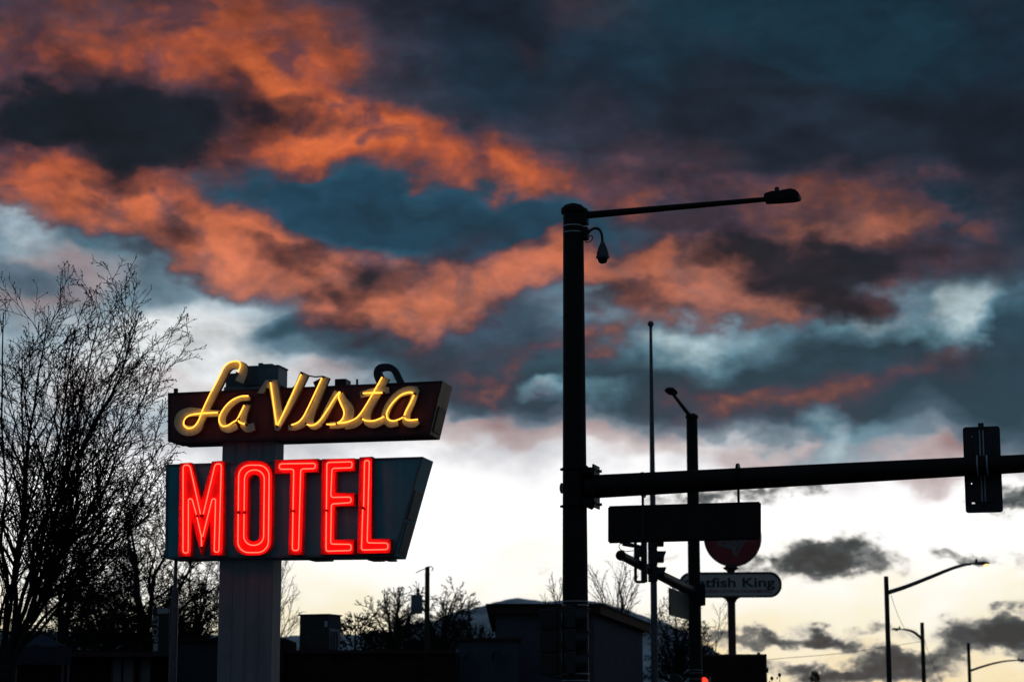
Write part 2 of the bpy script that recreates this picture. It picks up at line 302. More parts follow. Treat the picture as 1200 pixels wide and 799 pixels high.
MT = dict(
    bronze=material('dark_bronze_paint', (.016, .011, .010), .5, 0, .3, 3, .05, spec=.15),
    steel=material('galvanised_steel', (.32, .33, .35), .4, .8, .25, 12),
    zinc=material('pale_zinc', (.42, .43, .45), .45, .2, .2, 10),
    dullsteel=material('weathered_steel', (.10, .10, .11), .5, .5, .3, 8),
    black=material('black_plastic', (.012, .011, .012), .5, 0, .3, 8),
    wood=material('weathered_pole_wood', (.055, .040, .032), .9, 0, .35, 5, .5, 60, .2, stretch=(6, 6, .6)),
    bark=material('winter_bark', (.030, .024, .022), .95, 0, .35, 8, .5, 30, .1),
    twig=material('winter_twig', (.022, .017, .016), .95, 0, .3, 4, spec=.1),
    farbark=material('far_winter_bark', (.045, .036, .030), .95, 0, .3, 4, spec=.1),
    column=material('grey_painted_sheet', (.24, .275, .29), .55, .0, .10, 2.5, .08, 25, .4, streak=.22),
    navy=material('navy_sign_enamel', (.050, .36, .42), .45, 0, .14, 2.2, .05, 12, .5, streak=.16),
    maroon=material('maroon_sign_enamel', (.16, .034, .028), .38, 0, .25, 3, .05, 12, .4, streak=.3),
    maroontrim=material('maroon_edge_metal', (.045, .016, .016), .45, .2, .25, 4),
    navytrim=material('teal_edge_metal', (.085, .150, .175), .4, .2, .3, 3, streak=.2),
    redface=material('red_letter_enamel', (.78, .018, .012), .35, 0, .08, 6, spec=.4),
    cream=material('faded_cream_enamel', (.68, .78, .54), .5, 0, .14, 7, .05, 30, .3, streak=.18),
    returns=material('brown_letter_return', (.16, .10, .06), .6, 0, .3, 8),
    darkedge=material('dark_letter_return', (.022, .022, .026), .55, 0, .3, 8),
    neonred=glow('red_neon', (1.0, .030, .018), 11.0),
    neonyellow=glow('yellow_neon', (1.0, .36, .042), 3.0),
    blackpaint=material('tube_blackout_paint', (.012, .010, .010), .6, 0, .2, 10),
    redplastic=material('red_sign_plastic', (.27, .014, .016), .4, 0, .15, 2),
    whiteplastic=material('white_sign_plastic', (.50, .47, .40), .4, 0, .10, 2),
    fishgrey=material('fish_grey_plastic', (.17, .17, .175), .45, 0, .2, 2.5),
    blackvinyl=material('black_vinyl', (.012, .012, .014), .5, 0, .1, 5),
    redvinyl=material('dull_red_vinyl', (.20, .018, .030), .5, 0, .1, 5),
    rust=material('rusty_red_paint', (.075, .026, .022), .65, 0, .35, 3, .1),
    stucco=material('grey_stucco', (.085, .083, .10), .9, 0, .14, 1.2, .3, 60, .05),
    stucco2=material('dark_blue_stucco', (.075, .085, .11), .9, 0, .15, 1.2, .3, 60, .05),
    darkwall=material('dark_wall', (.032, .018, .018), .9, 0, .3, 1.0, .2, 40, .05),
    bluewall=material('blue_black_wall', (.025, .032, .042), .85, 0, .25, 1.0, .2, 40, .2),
    fascia=material('brown_metal_fascia', (.060, .028, .026), .75, 0, .25, 2, spec=.08),
    rtu=material('rooftop_unit_paint', (.050, .042, .042), .5, .2, .25, 3),
    rtulight=material('rooftop_unit_side', (.30, .30, .31), .5, .2, .35, 2.5, stretch=(3, 3, .6)),
    label=material('pale_label', (.42, .50, .58), .5, 0, .1, 8),
    transformer=material('transformer_paint', (.17, .19, .22), .5, .1, .15, 3),
    porcelain=material('brown_porcelain', (.06, .03, .025), .3, 0, .2, 8),
    tarp=material('blue_tarpaulin', (.009, .015, .036), .55, 0, .35, 2.2, .5, 5),
    glass=material('dark_window_glass', (.02, .025, .03), .1, 0, .2, 2),
    curtain=material('pale_window_blind', (.20, .17, .17), .7, 0, .3, 2),
    paletext=material('pale_sign_text', (.36, .36, .38), .6, 0, .1, 6),
    signback=material('unpainted_sign_back', (.032, .018, .018), .6, .0, .2, 2, streak=.25, spec=.2),
    streetsign=material('street_sign_sheet', (.10, .10, .075), .6, .0, .6, 5, streak=.5, spec=.15),
    domeglass=material('smoked_dome', (.06, .06, .065), .12, 0, .1, 3, spec=.8),
    camgrey=material('camera_housing_grey', (.05, .06, .066), .5, 0, .15, 5),
    asphalt=material('asphalt', (.050, .050, .052), .9, 0, .25, 1.5, .4, 90, .3),
    concrete=material('pavement_concrete', (.26, .25, .24), .9, 0, .2, 1.2, .3, 50, .2),
    earth=material('dry_winter_ground', (.080, .066, .048), .95, 0, .4, .6, .5, 20, .1),
    paint=material('road_paint', (.72, .71, .68), .7, 0, .15, 4),
    mountain=material('snow_haze_mountain', (.80, .84, .88), .95, 0, .2, .006, 0, 40, .05, col2=(.16, .20, .21)),  # snowy tones lifted so the base colour stands in for distance haze
    redlens=glow('lit_red_signal', (1.0, .03, .015), 3.0),
    lens_off=material('dark_signal_lens', (.03, .02, .015), .25, 0, .2, 5),
    lamp_on=glow('lit_street_lamp', (1.0, .58, .20), 2.2),
    lamp_off=material('lamp_glass', (.25, .25, .24), .3, 0, .1, 5),
    needle=material('evergreen_needles', (.022, .032, .020), .9, 0, .4, 3, spec=.1),
    wire=material('cable_black', (.03, .028, .028), .6, 0, .1, 5),
)
MT['domeglass'].node_tree.nodes['Principled BSDF'].inputs['Transmission Weight'].default_value = .9
# ---------------------------------------------------------------- mesh helpers
class MB:
    def __init__(s): s.v = []; s.f = []
    def add(s, vs, fs):
        o = len(s.v); s.v += [tuple(p) for p in vs]; s.f += [tuple(i + o for i in f) for f in fs]; return s
    def box(s, x0, x1, y0, y1, z0, z1, R=None, c=(0, 0, 0)):
        vs = [Vector((x, y, z)) for x in (x0, x1) for y in (y0, y1) for z in (z0, z1)]
        if R is not None: vs = [R @ p + Vector(c) for p in vs]
        elif c != (0, 0, 0): vs = [p + Vector(c) for p in vs]
        return s.add(vs, [(0, 1, 3, 2), (4, 6, 7, 5), (0, 4, 5, 1), (2, 3, 7, 6), (0, 2, 6, 4), (1, 5, 7, 3)])
    def tube(s, pts, rad, n=8, caps=True, twist=0.0):
        pts = [Vector(p) for p in pts]
        if not isinstance(rad, (list, tuple)): rad = [rad] * len(pts)
        o = len(s.v); k = len(pts); up = None
        for i, p in enumerate(pts):
            t = (pts[min(i + 1, k - 1)] - pts[max(i - 1, 0)])
            if t.length < 1e-9: t = Vector((0, 0, 1))
            t.normalize()
            if up is None:
                a = Vector((0, 0, 1)) if abs(t.z) < .9 else Vector((1, 0, 0))
                up = (a - t * a.dot(t)).normalized()
            else:
                up = up - t * up.dot(t)
                if up.length < 1e-6: up = t.orthogonal()
                up.normalize()
            b = t.cross(up)
            for j in range(n):
                a = 2 * PI * j / n + twist
                s.v.append(tuple(p + (up * math.cos(a) + b * math.sin(a)) * rad[i]))
        for i in range(k - 1):
            for j in range(n):
                a, b2 = o + i * n + j, o + i * n + (j + 1) % n
                s.f.append((a, b2, b2 + n, a + n))
        if caps:
            s.f.append(tuple(o + j for j in range(n))[::-1]); s.f.append(tuple(o + (k - 1) * n + j for j in range(n)))
        return s
    def lathe(s, prof, c=(0, 0, 0), n=20, ax=Vector((0, 0, 1))):
        c = Vector(c); ax = Vector(ax).normalized(); u = ax.orthogonal().normalized(); w = ax.cross(u); o = len(s.v)
        for r, z in prof:
            for j in range(n):
                a = 2 * PI * j / n
                s.v.append(tuple(c + ax * z + (u * math.cos(a) + w * math.sin(a)) * max(r, 1e-4)))
        for i in range(len(prof) - 1):
            for j in range(n):
                a, b = o + i * n + j, o + i * n + (j + 1) % n
                s.f.append((a, b, b + n, a + n))
        s.f.append(tuple(o + j for j in range(n))[::-1]); m = o + (len(prof) - 1) * n; s.f.append(tuple(m + j for j in range(n)))
        return s
    def prism(s, polys, y0, y1):
        """polys: outline (and holes) as (x, z) pairs, extruded from y0 to y1"""
        if not isinstance(polys[0][0], (list, tuple, Vector)) : polys = [polys]
        loops = [[Vector((p[0], p[1], 0)) for p in pl] for pl in polys]
        tris = tessellate_polygon(loops); flat = [p for l in loops for p in l]; o = len(s.v); n = len(flat)
        s.v += [(p.x, y0, p.y) for p in flat] + [(p.x, y1, p.y) for p in flat]
        for t in tris:
            s.f.append(tuple(o + i for i in t)); s.f.append(tuple(o + n + i for i in reversed(t)))
        k = o
        for l in loops:
            m = len(l)
            for i in range(m):
                a, b = k + i, k + (i + 1) % m
                s.f.append((a, b, b + n, a + n))
            k += m
        return s
    def ribbon(s, pts, wid, y0, y1, ramp_=0.0):
        """a flat stroke along (x, z) points, extruded in y; the front creeps forward by ramp_ so crossings never share a plane"""
        pts = [Vector((p[0], p[1])) for p in pts]; k = len(pts); o = len(s.v)
        if not isinstance(wid, (list, tuple)): wid = [wid] * k
        for i, p in enumerate(pts):
            t = (pts[min(i + 1, k - 1)] - pts[max(i - 1, 0)]).normalized(); nn = Vector((-t.y, t.x)) * wid[i] / 2
            f = y0 - ramp_ * i / max(1, k - 1)
            for q, y in ((p + nn, f), (p - nn, f), (p - nn, y1), (p + nn, y1)): s.v.append((q.x, y, q.y))
        for i in range(k - 1):
            a = o + 4 * i
            for j in range(4): s.f.append((a + j, a + (j + 1) % 4, a + 4 + (j + 1) % 4, a + 4 + j))
        s.f.append((o, o + 3, o + 2, o + 1)); e = o + 4 * (k - 1); s.f.append((e, e + 1, e + 2, e + 3))
        return s
def build(name, mb, mat, parent=None, inv=None, smooth_=True, bevel=0.0, label=None):
    me = bpy.data.meshes.new(name)
    vs = mb.v if inv is None else [tuple(inv @ Vector(p)) for p in mb.v]
    me.from_pydata(vs, [], mb.f)
    import bmesh
    if len(mb.v) < 20000:
        bm = bmesh.new(); bm.from_mesh(me); bmesh.ops.recalc_face_normals(bm, faces=bm.faces); bm.to_mesh(me); bm.free()
    if smooth_:
        me.polygons.foreach_set('use_smooth', [True] * len(me.polygons)); me.set_sharp_from_angle(angle=math.radians(35))
    me.materials.append(mat)
    o = bpy.data.objects.new(name, me); COL.objects.link(o)
    if parent is not None: o.parent = parent
    if bevel:
        b = o.modifiers.new('bevel', 'BEVEL'); b.width = bevel; b.segments = 2; b.limit_method = 'ANGLE'; b.angle_limit = math.radians(40)
    if label: o['label'] = label
    return o
def tag(o, label=None, cat=None, group=None, kind=None):
    if label: o['label'] = label
    if cat: o['category'] = cat
    if group: o['group'] = group
    if kind: o['kind'] = kind
    return o
def islands(mb):
    par = list(range(len(mb.v)))
    def find(i):
        while par[i] != i: par[i] = par[par[i]]; i = par[i]
        return i
    for f in mb.f:
        for i in f[1:]: par[find(i)] = find(f[0])
    grp = {}
    for f in mb.f: grp.setdefault(find(f[0]), []).append(f)
    out = []
    for fs in grp.values():
        ids = sorted({i for f in fs for i in f}); mp = {v: k for k, v in enumerate(ids)}; m = MB()
        m.v = [mb.v[i] for i in ids]; m.f = [tuple(mp[i] for i in f) for f in fs]; out.append(m)
    return out
class Thing:
    def __init__(s, name, label, cat, loc, yaw=0.0, group=None):
        s.o = bpy.data.objects.new(name, None); COL.objects.link(s.o)
        s.T = Matrix.Translation(Vector(loc)) @ Matrix.Rotation(math.radians(yaw), 4, 'Z')
        s.o.matrix_world = s.T; s.I = s.T.inverted(); s.R = s.I.to_3x3()
        tag(s.o, label, cat, group)
    def P(s, px, py, y=0.0):            # where the line of sight meets this thing's own plane y
        o = s.I @ EYE; d = s.R @ ray(px, py); t = (y - o.y) / d.y
        return o + d * t
    def Q(s, px, py, y=0.0):
        p = s.P(px, py, y); return (p.x, p.z)
    def L(s, world): return s.I @ Vector(world)
    def part(s, name, mb, mat, parent=None, split=False, **k):
        if not split: return build(name, mb, mat, parent or s.o, **k)
        return [build(name, m, mat, parent or s.o, **k) for m in islands(mb)]
    def wpart(s, name, mb, mat, parent=None, **k): return build(name, mb, mat, parent or s.o, inv=s.I, **k)
def copy_tree(o, parent=None):
    c = o.copy(); COL.objects.link(c)
    if parent is not None: c.parent = parent
    for ch in list(o.children): copy_tree(ch, c)
    return c
def spline(pts, k=8, closed=False):
    pts = [Vector(p) for p in pts]; out = []; n = len(pts)
    for i in range(n if closed else n - 1):
        if closed: a, b, c, d = (pts[(i + j) % n] for j in (-1, 0, 1, 2))
        else: a, b, c, d = pts[max(i - 1, 0)], pts[i], pts[i + 1], pts[min(i + 2, n - 1)]
        for j in range(k):
            t = j / k
            out.append(.5 * ((2 * b) + (c - a) * t + (2 * a - 5 * b + 4 * c - d) * t * t + (3 * b - a - 3 * c + d) * t ** 3))
    if not closed: out.append(pts[-1])
    return out
def fillet(pts, r, k=5):
    pts = [Vector(p) for p in pts]; out = [pts[0]]
    for i in range(1, len(pts) - 1):
        a, b, c = pts[i - 1], pts[i], pts[i + 1]
        u, w = a - b, c - b
        q = min(r, u.length * .5, w.length * .5); u.normalize(); w.normalize()
        s0, s1 = b + u * q, b + w * q
        for j in range(k + 1):
            t = j / k; out.append((1 - t) ** 2 * s0 + 2 * t * (1 - t) * b + t * t * s1)
    out.append(pts[-1]); return out
def text_mesh(body, width, height, bold=0.0, shear=0.0):
    """lettering as MB in (x, z), lower left at 0, 0, scaled to width x height; flat, y = 0"""
    cu = bpy.data.curves.new('lettering', 'FONT'); cu.body = body; cu.offset = bold; cu.extrude = .02; cu.shear = shear
    ob = bpy.data.objects.new('lettering', cu); COL.objects.link(ob)
    bpy.context.view_layer.update()
    dg = bpy.context.evaluated_depsgraph_get(); me = bpy.data.meshes.new_from_object(ob.evaluated_get(dg))
    vs = [v.co.copy() for v in me.vertices]; fs = [tuple(p.vertices) for p in me.polygons]
    bpy.data.objects.remove(ob); bpy.data.curves.remove(cu); bpy.data.meshes.remove(me)
    x0, x1 = min(v.x for v in vs), max(v.x for v in vs); y0, y1 = min(v.y for v in vs), max(v.y for v in vs)
    m = MB(); m.add([((v.x - x0) / (x1 - x0) * width, -.012 if v.z > 0 else 0.0, (v.y - y0) / (y1 - y0) * height) for v in vs], fs)
    return m
# ---------------------------------------------------------------- the motel sign
b0 = at(291, 660, 35)
S = Thing('motel_sign', 'tall vintage motel sign with lit red and yellow neon lettering on a grey column', 'neon sign', (b0.x, b0.y, 0), -13)
FY, BY = -.14, .50
xl, xr = S.P(256.3, 700, 0).x, S.P(319.5, 700, 0).x
zt = S.P(300, 452, 0).z
col = MB().box(xl, xr, 0, .42, 0, zt)
for i in range(1, 4):                                            # standing seams of the sheet cladding
    x = xl + (xr - xl) * i / 4; col.box(x - .008, x + .008, -.012, 0.002, 0, zt - .01)
column_ = S.part('column', col, MT['column'], bevel=.008)
xm = S.P(285.5, 440, 0).x
zc = S.P(300, 428.5, 0).z; zl = S.P(270, 437, 0).z
cap = MB().box(xm, xr + .03, -.02, .44, zt + .003, zc).box(xl + .02, xm - .003, .03, .40, zt + .003, zl)
x1, x2 = S.P(304, 426, 0).x, S.P(318, 426, 0).x
cap.box(x1, x2, .05, .3, zc + .003, zc + .035).box(x1 - .02, x1 + .05, .0, .06, zc + .003, zc + .045)
cap.box(xm, xr + .045, -.03, .45, zc - .03, zc - .003)
S.part('column_cap', cap, MT['navytrim'], bevel=.006)
# the two boxes
UP = [S.Q(*p, FY) for p in ((197, 460.5), (519, 446.2), (503.5, 509.5), (205.5, 518.8), (204.5, 517), (197, 517.5))]
LO = [S.Q(*p, FY) for p in ((194.8, 544), (496, 535), (463, 651.8), (193.8, 654.6))]
def level(poly, tops, bots):                                     # the boxes are level: average the edges
    zt_ = sum(poly[i][1] for i in tops) / len(tops); zb_ = sum(poly[i][1] for i in bots) / len(bots)
    return [(p[0], zt_ if i in tops else zb_) for i, p in enumerate(poly)]
ub = S.part('sign_box', MB().prism(UP, FY, BY), MT['maroon'], bevel=.01, label='dark maroon upper box behind the yellow script')
lb = S.part('sign_box', MB().prism(LO, FY, BY), MT['navy'], bevel=.01, label='dark teal lower box behind the red letters')
def rim(poly, y0, y1, w, th):
    m = MB(); n = len(poly)
    for i in range(n):
        a, b = Vector(poly[i]), Vector(poly[(i + 1) % n])
        if (b - a).length < .1: continue
        t = (b - a).normalized(); nn = Vector((t.y, -t.x))
        q = [a + t * w * .2, b - t * w * .2, b - t * w * .2 - nn * -w, a + t * w * .2 - nn * -w]
        m.prism([tuple(p) for p in q], y0, y1)
    return m
S.part('edge_trim', rim(UP, FY - .016, FY + .01, .03, 0), MT['maroontrim'], ub)
S.part('edge_trim', rim(LO, FY - .016, FY + .01, .035, 0), MT['navytrim'], lb)
def end_plate(top, bot, t0, t1, y0, y1, d):
    a, b = Vector(top), Vector(bot); t = (b - a).normalized(); nn = Vector((-t.y, t.x))
    p0, p1 = a.lerp(b, t0), a.lerp(b, t1); m = MB()
    vs = [(p.x + nn.x * k, y, p.y + nn.y * k) for p in (p0, p1) for y in (y0, y1) for k in (-.01, d)]
    return m.add(vs, [(0, 1, 3, 2), (4, 6, 7, 5), (0, 4, 5, 1), (2, 3, 7, 6), (0, 2, 6, 4), (1, 5, 7, 3)])
S.part('access_panel', end_plate(LO[1], LO[2], .33, .62, -.10, .30, .022), MT['navytrim'], lb, bevel=.004)
S.part('access_panel', end_plate(LO[1], LO[2], .64, .97, -.04, .44, .012), MT['navytrim'], lb, bevel=.004)
S.part('access_panel', end_plate(UP[1], UP[2], .45, .92, -.02, .40, .014), MT['maroontrim'], ub, bevel=.004)
m = MB()
for px, w in ((375, .16), (440, .10), (456, .07), (230, .1)):
    p = S.P(px, 653.5, .1); m.box(p.x - w, p.x + w, -.02, .34, p.z - .045, p.z - .012)
S.part('junction_box', m, MT['dullsteel'], split=True, bevel=.008)
m = MB()
p0, p1 = S.P(394, 447, .1), S.P(407, 447, .1); m.box(p0.x, p1.x, .02, .3, p0.z - .1, p0.z + .03)
p0 = S.P(418.5, 447, .1); m.tube([(p0.x, .1, p0.z - .1), (p0.x, .1, p0.z + .04)], .02, 8)
p0 = S.P(208, 458, .1); m.box(p0.x - .03, p0.x + .03, .0, .06, p0.z - .05, p0.z + .03)
S.part('roof_fitting', m, MT['maroontrim'], split=True, bevel=.006)

# MOTEL -- outlines measured on the front of the raised letters
k3 = lambda X, Y: (185 + X / 5.71, 525 + Y / 5.71)
k4 = lambda X, Y: (340 + X / 5.71, 525 + Y / 5.71)
LF, LT = -.30, -.342
def rrect(x0, z0, x1, z1, r, lean=0.0, k=7):
    out = []
    for cx, cz, a0 in ((x1 - r, z0 + r, -PI / 2), (x1 - r, z1 - r, 0), (x0 + r, z1 - r, PI / 2), (x0 + r, z0 + r, PI)):
        for i in range(k + 1):
            a = a0 + PI / 2 * i / k; out.append((cx + r * math.cos(a), cz + r * math.sin(a)))
    return out
def letter(outline, tubes, kf, holes=(), fr=()):
    polys = [[S.Q(*kf(*p), LF) for p in outline]] + [[S.Q(*kf(*p), LF) for p in h] for h in holes]
    o = S.part('sign_letter', MB().prism(polys if holes else polys[0], LF, FY - .012), MT['redface'], bevel=.006)
    ed = MB(); m = MB()
    for tb, r in tubes:
        pts = fillet([Vector((*p, 0)) for p in tb], r, 5)
        w = [S.P(*kf(p.x, p.y), LT) for p in pts]
        m.tube(w, .0078, 8)
        for e, q in ((w[0], w[1]), (w[-1], w[-2])):              # blacked out ends turning into the face
            ed.tube([e, e + (e - q).normalized() * .03, e + (e - q).normalized() * .045 + Vector((0, .035, 0))], .012, 8)
    S.part('neon_tube', m, MT['neonred'], o, split=True)
    S.part('electrode', ed, MT['blackpaint'], o, split=True)
    return o
letter([(145, 100), (222, 95), (290, 350), (360, 88), (440, 83), (435, 718), (350, 720), (349, 478), (287, 712), (226, 478), (220, 725), (133, 727)],
       [([(285, 440), (213, 112), (169, 112), (168, 700), (203, 700), (204, 338), (228, 338), (258, 445)], 24),
        ([(262, 462), (291, 590), (292, 655)], 10),
        ([(300, 590), (363, 338), (386, 338), (377, 694), (408, 694), (425, 104), (384, 104), (304, 440)], 24)], k3)
def orr(x0, x1, y0, y1, r, n=8):
    return rrect(x0, y0, x1, y1, r, k=n)
def skew(pts, x=0.012): return [(p[0] - (p[1] - 400) * x, p[1]) for p in pts]
def oloop(x0, x1, y0, y1, r):                                     # open at the left side
    l = skew(orr(x0, x1, y0, y1, r)); k = min(range(len(l)), key=lambda i: abs(l[i][0] - x0) + abs(l[i][1] - (y0 + r)) * .2)
    l = l[k:] + l[:k]
    mx = x0
    return l
def o_tube(x0, x1, y0, y1, r, g0, g1):
    rr = rrect(x0, y0, x1, y1, r, k=8)                            # starts at the upper right, ends on the left edge
    # order: upper right -> lower right -> lower left -> upper left (y grows downwards)
    left = [p for p in rr]
    seq = []
    c = [(x0 + r + r * math.cos(a), y0 + r + r * math.sin(a)) for a in [PI + PI / 2 * i / 8 for i in range(9)]]
    d = [(x1 - r + r * math.cos(a), y0 + r + r * math.sin(a)) for a in [-PI / 2 + PI / 2 * i / 8 for i in range(9)]]
    e = [(x1 - r + r * math.cos(a), y1 - r + r * math.sin(a)) for a in [PI / 2 * i / 8 for i in range(9)]]
    f = [(x0 + r + r * math.cos(a), y1 - r + r * math.sin(a)) for a in [PI / 2 + PI / 2 * i / 8 for i in range(9)]]
    return skew([(x0, g0)] + c + d + e + f + [(x0, g1)])
letter(skew(orr(509, 762, 82, 718, 96)), [(o_tube(538, 742, 113, 697, 74, 418, 440), 2), (o_tube(577, 710, 145, 648, 62, 418, 440), 2)], k3,
       holes=[skew(orr(601, 680, 176, 622, 38))])
kT = lambda X, Y: (X, Y)
letter([(322, 538.8), (373, 537.2), (373, 552.6), (356.4, 553.4), (353.6, 649.8), (337.6, 650.2), (340, 554), (322, 554.6)],
       [([(343.4, 597), (344.2, 549.4), (327.2, 549.6), (327.4, 543.2), (369.6, 542.6), (369.4, 548.8), (352.4, 549.2), (349.8, 644.6), (342.6, 644.6), (343.3, 600)], 3.2)], kT)
letter([(210, 72), (433, 66), (430, 150), (303, 155), (303, 297), (428, 297), (425, 385), (297, 388), (295, 610), (425, 608), (422, 710), (203, 712)],
       [([(243, 408), (246, 95), (414, 90), (414, 130), (280, 134), (272, 328), (408, 326), (408, 363), (276, 372), (271, 640), (408, 642), (408, 683), (240, 688), (242, 425)], 17)], k4)
letter([(463, 60), (550, 55), (545, 605), (675, 605), (672, 703), (447, 708)],
       [([(492, 390), (498, 82), (530, 82), (515, 632), (654, 634), (654, 676), (477, 680), (486, 410)], 17)], k4)

# La Vista -- script strokes: cream channel letters with a neon tube along each
q1 = lambda X, Y: (190 + X / 5.917, 410 + Y / 5.917)
q2 = lambda X, Y: (350 + X / 5.92, 410 + Y / 5.92)
CF, CT = -.235, -.285
script_parts = []
def channel(strokes, polys=(), d=0.0):
    """strokes: (points in photo px, width px, shift); polys: outlines in photo px"""
    m = MB()
    for i, (pts, wd, sh) in enumerate(strokes):
        sp_ = spline([(p[0] + sh[0], p[1] + sh[1], 0) for p in pts], 7)
        loc = [S.Q(p.x, p.y, CF) for p in sp_]
        ws = wd if isinstance(wd, (list, tuple)) else [wd, wd]
        n = len(loc); wl = []
        for j in range(n):
            t = j / (n - 1) * (len(ws) - 1); a = min(int(t), len(ws) - 2); wl.append((ws[a] + (ws[a + 1] - ws[a]) * (t - a)) * .0141)
        m.ribbon(loc, wl, CF - d - .004 * i, FY - .02, .003)
    for i, pl in enumerate(polys):
        m.prism([S.Q(*p, CF) for p in pl], CF - d - .0145 - .004 * i, FY - .02)
    o = S.part('script_letter', m, MT['cream'], smooth_=False)
    o.data.materials.append(MT['returns'])                       # dark painted returns behind the pale faces
    for f in o.data.polygons:
        if abs(f.normal.y) < .7: f.material_index = 1
    script_parts.append(o)
    return o
def tubes(o, paths):
    m = MB(); ed = MB()
    for pts in paths:
        w = [S.P(p.x, p.y, CT) for p in spline([(*p, 0) for p in pts], 8)]
        m.tube(w, .0118, 8)
        for e in (w[0], w[-1]): ed.lathe([(.0, 0), (.018, .004), (.018, .055)], (e.x, CT - .014, e.z), 10, (0, 1, 0))
    S.part('neon_tube', m, MT['neonyellow'], o, split=True)
    S.part('electrode', ed, MT['blackpaint'], o, split=True)
Lp = [q1(*p) for p in ((518, 158), (540, 120), (538, 88), (512, 78), (470, 86), (432, 112), (405, 160), (375, 225), (330, 310), (285, 405), (262, 465), (245, 502), (215, 535), (175, 541), (150, 516), (156, 480), (192, 452), (260, 440), (330, 436), (394, 433))]
L_stem = [q1(*p) for p in ((535, 222), (565, 150), (556, 112), (520, 104), (478, 112), (448, 140), (420, 195), (350, 330), (306, 420), (270, 500))]
L_loop = [q1(*p) for p in ((270, 490), (246, 540), (200, 560), (150, 552), (118, 520), (115, 480), (140, 445), (195, 430), (260, 432), (330, 440), (400, 440))]
o = channel([(L_stem, [11, 9, 7.5, 7.5, 8], (0, 0)), (L_loop, [8, 11, 12, 12, 11, 10, 10, 11, 9, 8, 7], (0, 0))])
tubes(o, [Lp])
a1 = [q1(*p) for p in ((606, 318), (545, 322), (482, 350), (430, 402), (398, 460), (397, 500), (418, 527), (455, 522), (492, 500), (520, 480), (548, 425), (572, 376))]
a1b = [q1(*p) for p in ((526, 482), (538, 502), (580, 516))]
o = channel([([q1(*p) for p in ((612, 332), (548, 335), (490, 365), (440, 420), (416, 480), (428, 535), (470, 548), (520, 525))], [6, 8, 9, 9, 8], (0, 0)),
             ([q1(*p) for p in ((590, 378), (568, 450), (562, 510), (592, 542), (640, 530))], [9, 8, 8, 10, 9], (0, 0))], d=.0012)
tubes(o, [a1, a1b])
V1 = [q1(*p) for p in ((750, 218), (762, 300), (780, 430), (794, 525))]
V2 = [q1(*p) for p in ((796, 528), (840, 440), (900, 310), (966, 162))]
o = channel([], [[q1(*p) for p in ((662, 300), (718, 210), (800, 206), (818, 320), (836, 432), (905, 285), (962, 148), (1016, 172), (930, 350), (815, 560), (784, 558), (768, 400), (745, 268), (724, 262), (706, 302))]], d=.002)
tubes(o, [V1, V2])
I1 = [q2(*p) for p in ((164, 187), (112, 300), (60, 410), (30, 465), (0, 498), (-35, 515), (-56, 520))]
o = channel([([q2(*p) for p in ((190, 185), (150, 290), (95, 420), (40, 500), (-20, 534), (-72, 538))], [9, 8, 8, 9, 8, 6], (0, 0)),
             ([q2(*p) for p in ((150, 280), (100, 420), (80, 500), (110, 530), (160, 510))], [6, 7, 8, 8, 6], (0, 0))], d=.0008)
tubes(o, [I1, [q2(*p) for p in ((52, 512), (78, 522), (112, 516), (150, 485), (205, 405), (252, 330), (288, 284))]])
S1 = [q2(*p) for p in ((292, 280), (276, 322), (290, 368), (314, 425), (308, 468), (280, 500), (240, 515), (188, 514))]
o = channel([([q2(*p) for p in ((270, 290), (215, 390), (160, 490), (110, 530))], [9, 8, 7, 6], (0, 0)),
             ([q2(*p) for p in ((290, 300), (310, 350), (352, 410), (346, 475), (300, 515), (215, 524))], [6, 9, 11, 10, 9, 7], (0, 0))], d=.0016)
tubes(o, [S1])
T1 = [q2(*p) for p in ((582, 182), (532, 270), (482, 358), (432, 436), (390, 478), (330, 500), (262, 508))]
T2 = [q2(*p) for p in ((436, 474), (470, 490), (530, 488), (600, 458))]
TB = [q2(*p) for p in ((440, 300), (512, 297), (588, 296))]
o = channel([([q2(*p) for p in ((605, 190), (550, 300), (480, 420), (400, 510), (320, 530))], [9, 8, 8, 8, 7], (0, 0)),
             ([q2(*p) for p in ((520, 350), (480, 440), (480, 500), (530, 518), (590, 490))], [7, 8, 9, 8, 7], (0, 0)),
             ([q2(*p) for p in ((428, 312), (520, 290), (628, 278))], [7, 8.5, 7], (0, 0))], d=.0004)
tubes(o, [T1, T2, TB])
A2 = [q2(*p) for p in ((800, 302), (770, 293), (710, 312), (650, 368), (612, 432), (616, 474), (650, 491), (692, 482), (732, 462))]
A3 = [q2(*p) for p in ((802, 304), (775, 365), (738, 438), (736, 470), (762, 486), (834, 480))]
o = channel([([q2(*p) for p in ((826, 282), (760, 282), (690, 310), (630, 380), (600, 460), (630, 512), (690, 505))], [9, 10, 9, 9, 9, 8, 7], (0, 0)),
             ([q2(*p) for p in ((818, 270), (790, 360), (755, 440), (750, 495), (795, 512), (832, 495))], [8, 8, 8, 10, 9, 6], (0, 0))], d=.0024)
tubes(o, [A2, A3])
# the same script on the far face; its tall strokes show over the box
xc = (UP[0][0] + UP[1][0]) / 2 + .03
lst = list(script_parts)[1:] + [channel([(L_stem, [11, 9, 7.5, 7.5, 8], (0, 0))])]
built = lst[-1]
for so in lst:
    c_ = so if so is built else so.copy(); c_.data = so.data.copy(); c_.data.materials[0] = MT['darkedge']; c_.data.materials[1] = MT['darkedge']
    c_.name = 'script_letter'
    if c_ is not built: COL.objects.link(c_); c_.parent = S.o
    c_.rotation_euler = (0, 0, PI); c_.location = (2 * xc, FY + BY, 0)
m = MB().tube([S.P(361, 440, 0), S.P(369, 441.5, 0), S.P(377, 441, 0)], .012, 6)
S.part('feed_cable', m, MT['wire'])
